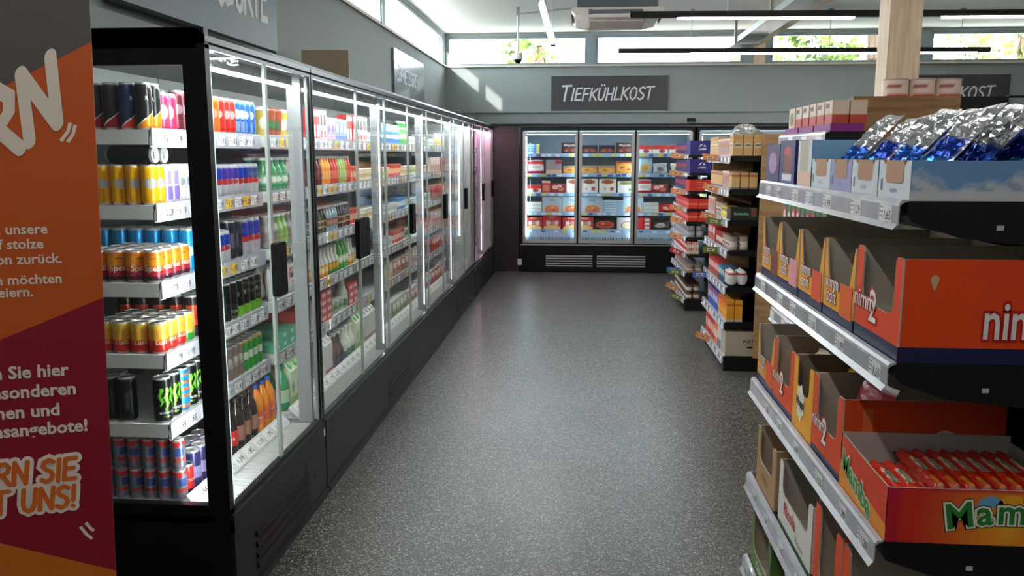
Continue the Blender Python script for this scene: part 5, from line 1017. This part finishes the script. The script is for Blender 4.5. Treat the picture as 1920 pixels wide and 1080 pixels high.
box('big_choc', .155, .36, .137, design((210, 220, 226), bnd=((.0, .3, (226, 190, 170)),), block=((.15, .75, .35, 1, (186, 176, 160)),)), side=(120, 168, 204), name='chocolate_box', cat='box', sidef=lambda u, v: (58, 110, 44) if v < .42 + .06 * math.sin(u * 9) - .12 * u else ((232, 196, 70) if ((u - .62) / .1) ** 2 + ((v - .52) / .14) ** 2 < 1 else (120, 168, 204)))
g1('big_choc', 2.63, 0, 'sky-blue box with green meadow behind the foil bags, top sweets shelf')
box('cereal', .20, .3, .14, design((34, 40, 96), disc=((.55, .55, .3, .34, (120, 60, 50)), (.5, .75, .2, .1, (200, 50, 60))), bnd=((.0, .2, (50, 60, 130)),), block=((.2, .8, .08, .2, (220, 224, 236)),)), side=(46, 46, 110), name='cereal_bag', cat='box'); g1('cereal', 2.85, 0, 'dark blue cereal pack beside the sky-blue box, top sweets shelf')
box('cereal2', .2, .3, .13, design((60, 50, 100), disc=((.5, .5, .3, .3, (170, 130, 180)),)), name='cereal_bag', cat='box'); g1('cereal2', 3.06, 0, 'purple pack at the far end of the top sweets shelf')

# ------------------------------------------------------------------ small shelf bay and oak board behind the sweets unit
gondola('narrow black shelf bay directly behind the sweets unit', .9, 3.24, 3.98, .19, [.10, .52, .94, 1.315, 1.735], .06, (1.0, 3.24, 0), near=False, back=False, thick=.02, brk=.03)
b = MB(); b.box(0, .42, 0, .032, 0, 1.885); b.box(.418, .4205, -.0005, .0325, 0, 1.8851, WHITE); tag(obj('oak_board', b, M['oak'], None, (1.10, 3.6, 0)), 'rustic oak end board under the round tins', 'board')
t = thing('metal_rack', 'black metal rack with wire top to the right of the oak board', 'rack', (1.9, 3.95, 0))
b = MB(); b.box(-.375, -.17, -.30, -.285, .1, 1.885); b.box(-.74, .5, -.28, .3, 1.735, 1.755); b.box(-.74, .5, -.28, .3, .02, .1); b.box(-.74, .5, .28, .3, .1, 1.735); b.box(-.74, -.725, -.28, .28, .1, 1.735); obj('panel', b, M['shelfblack'], t)
b = MB()
for z in (1.885, 1.80): b.tube([(-.17, -.29, z), (.5, -.29, z)], .006, 6)
for x in (.02, .2, .38): b.tube([(x, -.29, 1.755), (x, -.29, 1.885)], .005, 6)
obj('wire_rail', b, M['shelfblack'], t)
b = MB(); tr, tht = .052, .20
b.lathe([(tr, tht * k / 16) for k in range(17)], 28, lambda u, v: (196, 60, 44) if v < .7 and .3 < u < .62 else ((160, 36, 46) if .82 < v < .92 and .32 < u < .48 else (232, 212, 198)))
b.text('Hoppa', .03, (0, 0, 0), (1, 0, 0), (0, 0, 1), (240, 226, 210), off=.01, align='c', warp=lambda x, y: ((tr + .0008) * math.sin((x - .006) / tr), -(tr + .0008) * math.cos((x - .006) / tr), .115 + y))
l = MB(); l.lathe([(tr * 1.02, tht), (tr * 1.02, tht + .006), (tr * .9, tht + .007)], 28, (206, 170, 160)); kind('tin', 'biscuit_tin', 'tin', b, M['card'], [('lid', l, M['can'])], 2 * tr, 2 * tr, tht)
for k in range(3): put('tin', 1.305 + k * .106, 3.73, 1.7555, .25, 'round cream and red tin, %s above the oak board' % ('leftmost', 'middle', 'rightmost')[k], 'round tins above the oak board')
box('wafer', .095, .06, .085, design((220, 196, 176), bnd=((.0, .42, (190, 60, 46)),), block=((.1, .6, .7, .88, (80, 60, 60)),)), top=(210, 180, 160), name='wafer_pack', cat='pack', sidef=lambda u, v: (190, 70, 50) if v < .42 else (226, 200, 180)); box('wafer_green', .1, .06, .085, design((214, 200, 176), disc=((.5, .45, .35, .35, (110, 140, 80)), (.6, .3, .2, .2, (160, 80, 50)))), name='wafer_pack', cat='pack', sidef=lambda u, v: (120, 140, 90) if .2 < u < .7 and .2 < v < .8 else (220, 206, 186)); box('wafer_long', .22, .12, .028, design((140, 40, 130)), name='chocolate_pack', cat='pack')
for k, y in enumerate((3.36, 3.6, 3.84)): put('wafer_long', .915, y, 1.7358, RZ, 'flat purple pack under the wafer packs, %s from camera' % ORD[k], 'flat purple packs')
k = 0
for y in (3.30, 3.41, 3.52, 3.63, 3.74, 3.86):
    for x in (.92, .985): put('wafer_green' if y > 3.8 else 'wafer', x, y, 1.7645, RZ, 'cream and red wafer pack, %s, %s from camera' % ('outer row' if x < .95 else 'inner row', ORD[k // 2]) if y < 3.8 else 'cream wafer pack with green picture, %s row, far end' % ('outer' if x < .95 else 'inner'), 'wafer packs on the purple packs'); k += 1
box('jar_red', .07, .07, .13, design((170, 50, 56), disc=((.5, .5, .3, .2, (226, 200, 200)),), bnd=((.8, 1, (60, 120, 60)),)), name='tea_box', cat='pack', sidef=design((170, 60, 60), disc=((.5, .4, .3, .2, (220, 190, 190)),), bnd=((.75, 1, (90, 140, 80)),))); box('jar_green', .07, .07, .12, design((50, 110, 70), disc=((.5, .5, .3, .2, (200, 214, 200)),)), name='tea_box', cat='pack', sidef=design((40, 90, 60), disc=((.5, .5, .3, .24, (150, 180, 160)),)))
for k in range(9): put('jar_red' if k % 3 != 1 else 'jar_green', .922, 3.29 + k * .078, 1.3158, RZ, '%s pack, %s from camera, between the sweets shelves' % ('red' if k % 3 != 1 else 'dark green', ORD[k]), 'packs on the bay behind the sweets unit')
for si, z in enumerate((.1008, .5208, .9408)):
    for k in range(4):
      if (k + si) % 2: put('red_block', .925, 3.34 + k * .17, z, RZ, 'flat red box, %s from camera, %s shelf of narrow bay' % (ORD[k], ('lowest', 'second lowest', 'middle')[si]), 'boxes in the narrow bay')

# ------------------------------------------------------------------ second gondola
AX, A0, A1 = 1.10, 6.40, 7.58
AS = [1.642, 1.395, 1.165, .935, .655, .385, .118]
gondola('middle food shelf unit with oak end boards on the right', AX, A0, A1, .42, AS, .10, (1.3, A0, 0), boards=[(1.318, 1.80, A0 - .04, .115, 1.80), (1.15, 1.80, A1 + .004, .115, 1.80)], near=False, step=.16, backtop=1.7, thick=.025, brk=.03)
def fl(c1, c2, c3): return design(c1, block=((.1, .9, .42, .6, c2), (.2, .8, .48, .54, (60, 50, 40))), bnd=((.84, .92, c3),))
box('flour', .07, .068, .152, fl((214, 172, 112), (226, 214, 196), (196, 150, 90)), top=(226, 196, 150), name='flour_box', cat='pack', sidef=fl((214, 172, 112), (226, 214, 196), (196, 150, 90))); box('muesli', .07, .068, .13, design((206, 160, 140), disc=((.5, .6, .3, .25, (180, 110, 90)), (.4, .3, .2, .2, (120, 130, 170))), bnd=((.88, 1, (226, 210, 200)),)), name='flour_box', cat='pack', sidef=design((206, 160, 130))); box('semolina', .055, .058, .12, design((214, 174, 116), bnd=((.78, .9, (180, 90, 60)), (.0, .14, (90, 90, 110)))), name='flour_box', cat='pack', sidef=design((214, 174, 116), bnd=((.78, .9, (180, 100, 60)), (.0, .14, (110, 100, 100)))))
box('black_tray', .16, .2, .088, design((44, 40, 34)), side=(40, 36, 32), name='display_tray', cat='box'); 
b = MB(); b.box(-.08, .08, 0, .2, 0, .09, (36, 36, 32)); b.text('Seitenba', .032, (.0806, .025, .036), (0, 1, 0), (0, 0, 1), (120, 200, 150), off=.02); b.face([(.0806, .15, .025), (.0806, .19, .025), (.0806, .19, .09), (.0806, .15, .09)], (110, 84, 56)); b.face([(.081, .16, .04), (.081, .18, .04), (.081, .18, .065), (.081, .16, .065)], (150, 60, 40)); kind('black_tray', 'display_tray', 'box', b, M['card'], [], .16, .2, .09)
box('yellow_pack', .06, .1, .085, design((220, 190, 50), block=((.2, .8, .3, .6, (240, 226, 150)),), bnd=((.6, .8, (110, 130, 50)),)), name='muesli_bar_box', cat='pack'); cup('jar', .035, .036, .11, design((176, 160, 150), bnd=((.25, .6, (226, 220, 214)),), disc=((.5, .4, .12, .1, (170, 60, 50)),)), (120, 90, 70), 'glass_jar', 'jar', 0)
cup('jar_red', .035, .036, .10, design((170, 60, 50), bnd=((.25, .6, (226, 214, 204)),)), (200, 60, 50), 'glass_jar', 'jar', 0); bag('white_red', .09, .13, .07, design((218, 218, 216), bnd=((.72, .8, (206, 50, 50)), (.0, .14, (60, 70, 100)))), 'sugar_bag', 'bag', seed=41, crump=.08); box('teal_pack', .06, .1, .12, design((60, 120, 150), block=((.2, .8, .5, .8, (230, 232, 230)),), bnd=((.0, .3, (30, 40, 60)),)), name='food_pack', cat='pack')
box('mixed_red', .06, .1, .12, design((196, 60, 60), block=((.2, .8, .5, .85, (232, 226, 214)), (.3, .7, .1, .3, (90, 140, 60)))), name='food_pack', cat='pack'); box('orange_box2', .05, .056, .165, design((236, 140, 30), bnd=((.8, 1, (220, 90, 30)), (.0, .14, (200, 190, 180)), (.3, .5, (240, 180, 70)))), name='tissue_box', cat='pack', sidef=design((240, 160, 40), bnd=((.76, .84, (200, 70, 40)), (.0, .14, (200, 190, 180))))); box('blue_box2', .055, .09, .16, design((60, 90, 190), block=((.2, .8, .4, .7, (220, 224, 236)),), bnd=((.8, .9, (200, 60, 60)),)), name='detergent_box', cat='pack')
b = MB(); b.box(-.10, .10, 0, .26, 0, .19, (186, 172, 152)); b.text('AQUAS', .036, (.1006, .13, .105), (0, 1, 0), (0, 0, 1), (36, 34, 32), off=.02); b.text('Spülmittel', .016, (.1006, .14, .085), (0, 1, 0), (0, 0, 1), (70, 66, 62)); b.face([(.1006, .165, .06), (.1006, .24, .06), (.1006, .24, .076), (.1006, .165, .076)], (40, 36, 34)); b.face([(-.1, .1, .1902), (.1, .1, .1902), (.1, .14, .1902), (-.1, .14, .1902)], (206, 196, 176)); kind('aqua_box', 'cardboard_box', 'box', b, M['board'], [], .2, .26, .19)
box('red_deterg', .09, .12, .2, design((206, 52, 44), block=((.15, .85, .3, .6, (236, 200, 190)),)), name='detergent_box', cat='pack'); box('white_deterg', .08, .12, .17, design((220, 220, 220), block=((.1, .9, .0, .4, (30, 90, 110)),)), name='detergent_box', cat='pack'); box('orange_deterg', .08, .12, .18, design((232, 120, 60), block=((.1, .9, .3, .6, (240, 220, 200)),)), name='detergent_box', cat='pack')
AD = {'flour': 'tan flour box', 'muesli': 'pinkish food box', 'semolina': 'small tan box', 'black_tray': 'black tray with green lettering', 'yellow_pack': 'yellow bar box', 'jar': 'brown-lidded jar', 'jar_red': 'red-lidded jar', 'white_red': 'white bag with red band', 'teal_pack': 'teal and white pack', 'mixed_red': 'red and white pack', 'orange_box2': 'narrow orange box', 'blue_box2': 'blue box', 'aqua_box': 'large grey-brown cardboard box', 'red_deterg': 'red detergent box', 'white_deterg': 'white and teal box', 'orange_deterg': 'orange detergent box'}
SN7 = ['top shelf', 'second shelf', 'third shelf', 'fourth shelf', 'fifth shelf', 'sixth shelf', 'lowest shelf', 'base shelf', 'floor shelf']
def gfill(x0, y0, y1, z, spec, DD, si, unit, stack=1):
    y = y0 + .012; col = 0
    for s in spec:
        key, n, rows = s[0], s[1], s[2] if len(s) > 2 else 1; st = s[3] if len(s) > 3 else 1
        name, cat, me, parts, w, d, h = K[key]; rnd = cat in ('jar', 'can', 'tin', 'bottle')
        for _ in range(n):
            if y + w > y1: return
            for r in range(rows):
                for lv in range(st):
                    lab = '%s, %s%s%s from camera, %s, %s' % (DD[key], '' if rows == 1 else ORD[r] + ' row, ', '' if st == 1 else 'layer %s, ' % ORD[lv], ORD[col], SN7[si], unit)
                    put(key, x0 + (d / 2 if rnd else 0) + r * (d + .006), y + w / 2, z + .0008 + lv * (h + .0006), RZ, lab, '%s of the %s' % (SN7[si], unit))
            y += w + .006; col += 1
u2 = 'middle food unit'; ax = AX + .014
gfill(ax, A0, A1, AS[0], [('flour', 2, 3), ('muesli', 7, 2), ('flour', 6, 1)], AD, 0, u2); gfill(ax + .0, A0, A1, AS[1], [('semolina', 2, 3), ('muesli', 4, 2), ('semolina', 10, 1)], AD, 1, u2)
gfill(ax, A0, A1, AS[2], [('black_tray', 1), ('yellow_pack', 4), ('jar', 4), ('muesli', 5)], AD, 2, u2); gfill(ax, A0 + .04, A1, AS[3], [('jar', 4, 2, 1), ('jar_red', 4, 1, 1), ('mixed_red', 6)], AD, 3, u2)
gfill(ax, A0, A1, AS[4], [('white_red', 2, 2), ('teal_pack', 4), ('mixed_red', 8)], AD, 4, u2); gfill(ax, A0, A1, AS[5], [('orange_box2', 7, 2), ('blue_box2', 9)], AD, 5, u2); gfill(ax, A0, A1, AS[6], [('aqua_box', 1), ('white_deterg', 2), ('orange_deterg', 2), ('red_deterg', 5)], AD, 6, u2)
rndb = random.Random(3)
for k in range(3):
    b = MB(); ph = [rndb.uniform(0, 6) for _ in range(6)]
    def pos(u, v, ph=ph):
        t, p = 2 * PI * u, PI / 2 * v; r = (.066 + .012 * math.sin(5 * t + ph[0]) + .014 * math.sin(11 * t + ph[1] + 6 * v)) * math.cos(p) ** .6
        return (r * 1.5 * math.cos(t), r * math.sin(t), (.062 + .02 * math.sin(3 * t + ph[2] + 4 * v)) * math.sin(p))
    b.grid(pos, 36, 9, lambda u, v: (206, 210, 212) if math.sin(60 * u + 22 * v) > -.3 else (130, 134, 136), smooth=True)
    tag(obj('plastic_bag', b, M['bagclear'], None, ((1.24, 1.49, 1.74)[k], 6.62, AS[0] + .1575 if k == 0 else 1.7015)), 'crumpled clear plastic bag on top of middle unit, %s one' % ('leftmost', 'middle', 'rightmost')[k], 'plastic bag', 'clear bags on the middle unit')

# ------------------------------------------------------------------ third gondola, nearest the freezers
BX, B0, B1 = 1.105, 8.94, 10.3
BS = [1.652, 1.462, 1.275, 1.09, .955, .79, .61, .41, .125]
gondola('far food shelf unit with many narrow shelves beside the freezers', BX, B0, B1, .42, BS, .11, (1.3, B0, 0), near=False, step=.14, backtop=1.8, thick=.018, brk=.018, rail_h=.045)
def bluebox(key, base, txt):
    b = MB(); b.box(-.16, .16, 0, .26, 0, .14, base); b.face([(.1605, .09 + .014 * k, .075 + .006 * (k % 2)) for k in range(2)] + [(.1605, .13, .11), (.1605, .10, .1)], (220, 220, 232))
    b.face([(.1606, .13, .08), (.1606, .16, .08), (.1606, .145, .105)], (220, 220, 232)); b.text(txt, .026, (.1606, .085, .045), (0, 1, 0), (0, 0, 1), (226, 226, 236), off=.03); kind(key, 'display_box', 'box', b, M['card'], [], .32, .26, .14)
bluebox('blue_disp', (44, 38, 116), 'LAIBER'); b = MB(); b.box(-.16, .16, 0, .26, 0, .115, (196, 44, 34))
for k in range(3): b.face([(.1605, .08, .03 + .026 * k), (.1605, .17, .03 + .026 * k), (.1605, .17, .038 + .026 * k), (.1605, .08, .038 + .026 * k)], (226, 120, 90))
kind('red_disp', 'display_box', 'box', b, M['card'], [], .32, .26, .115)
box('navy_pack', .05, .12, .13, design((40, 40, 96), block=((.2, .8, .4, .7, (190, 60, 60)),)), name='tea_box', cat='pack'); box('red_sachet', .045, .1, .1, design((200, 40, 34), block=((.25, .75, .3, .6, (232, 160, 140)),)), name='tea_box', cat='pack', sidef=design((206, 50, 40), bnd=((.4, .55, (230, 130, 100)),))); cup('tin_silver', .038, .038, .115, design((150, 152, 160), bnd=((.3, .4, (200, 202, 206)), (.6, .7, (90, 92, 100)))), (180, 182, 186), 'food_tin', 'tin', 0)
box('red_white2', .06, .12, .065, design((206, 60, 60), bnd=((.0, .4, (226, 214, 200)),)), name='food_pack', cat='pack', sidef=lambda u, v: (196, 60, 60) if (v > .5 and int(u * 9) % 2) else (214, 202, 184)); cup('tin_brown', .038, .038, .08, design((150, 130, 116), bnd=((.35, .55, (214, 204, 190)),)), (150, 140, 130), 'food_tin', 'tin', 0); cup('jar_small', .034, .034, .08, design((110, 84, 70), bnd=((.2, .6, (214, 206, 196)),)), (60, 50, 44), 'glass_jar', 'jar', 0)
BD = {'blue_disp': 'dark blue display box with white emblem', 'red_disp': 'red display box with stripes', 'navy_pack': 'navy and red pack', 'red_sachet': 'small red pack', 'tin_silver': 'silver food tin', 'red_white2': 'low red-white pack', 'tin_brown': 'brown food tin', 'jar_small': 'small dark jar'}
u3 = 'far food unit'; bx = BX + .014
gfill(bx, B0, B1, BS[0], [('blue_disp', 1), ('navy_pack', 18)], BD, 0, u3); gfill(bx, B0, B1, BS[1], [('blue_disp', 1), ('navy_pack', 18)], BD, 1, u3); gfill(bx, B0, B1, BS[2], [('red_disp', 1), ('navy_pack', 18)], BD, 2, u3)
gfill(bx, B0, B1, BS[3], [('red_sachet', 24, 2)], BD, 3, u3); gfill(bx, B0, B1, BS[4], [('red_sachet', 24, 2)], BD, 4, u3); gfill(bx, B0, B1, BS[5], [('tin_silver', 15, 2)], BD, 5, u3); gfill(bx, B0, B1, BS[6], [('red_white2', 20, 1, 2)], BD, 6, u3); gfill(bx, B0, B1, BS[7], [('tin_brown', 14, 2)], BD, 7, u3); gfill(bx, B0, B1, BS[8], [('jar_small', 15, 2, 2)], BD, 8, u3)

# ------------------------------------------------------------------ promotional flags clipped to the price rails
def flag(x, y, z, col, label, w=.13, h=.05, rot=0.0):
    b = MB(); b.box(-w, 0, -.001, .001, -h / 2, h / 2, col); b.box(-w * .75, -w * .3, -.0018, -.0012, -h * .18, h * .2, (240, 214, 190)); b.box(-w * .68, -w * .42, -.0024, -.0019, -h * .08, h * .08, (90, 60, 50)); b.box(-.012, .004, -.003, .003, -h * .3, h * .3, (200, 200, 206))
    o = obj('shelf_flag', b, M['card'], None, (x, y, z)); o.rotation_euler = (0, rot, .12); tag(o, label, 'price flag', 'promotion flags on the food units')
ORF, GRF, BLF, PKF = (236, 158, 98), (110, 130, 60), (70, 120, 200), (206, 60, 70)
for k, (y, z, c, r, nm) in enumerate(((6.9, AS[0] - .02, ORF, .1, 'orange'), (6.85, AS[1] - .03, ORF, .35, 'orange'), (6.9, AS[2] - .02, ORF, .25, 'orange'), (6.6, AS[2] - .035, GRF, .15, 'green'), (6.7, AS[3] - .03, GRF, .05, 'green'), (7.0, AS[6] + .0, ORF, .4, 'orange'), (7.25, AS[4] - .02, BLF, .0, 'blue'))):
    flag(AX - .013, y, z, c, '%s price flag on the %s of the middle food unit' % (nm, SN7[[0, 1, 2, 2, 3, 6, 4][k]]), rot=r)
for k, (y, si, c, r, nm) in enumerate(((9.2, 0, ORF, .1, 'orange'), (9.3, 1, ORF, .1, 'orange'), (9.1, 2, ORF, .1, 'orange'), (9.2, 3, ORF, .2, 'orange'), (9.1, 4, ORF, .3, 'orange'), (9.15, 5, ORF, .2, 'orange'), (9.1, 6, PKF, .4, 'red'), (9.3, 7, BLF, .05, 'blue'), (9.1, 7, GRF, .1, 'green'), (9.5, 8, ORF, .5, 'orange'), (9.05, 8, GRF, .4, 'green'))):
    flag(BX - .013, y, BS[si] - .02 + (.03 if k == 9 else 0), c, '%s price flag on the %s of the far food unit' % (nm, SN7[si]), w=.15, h=.055, rot=r)
dups = [(k, v) for k, v in LABELS.items() if len(v) > 1]
if dups: print('DUPLICATE LABELS', len(dups), dups[:12])
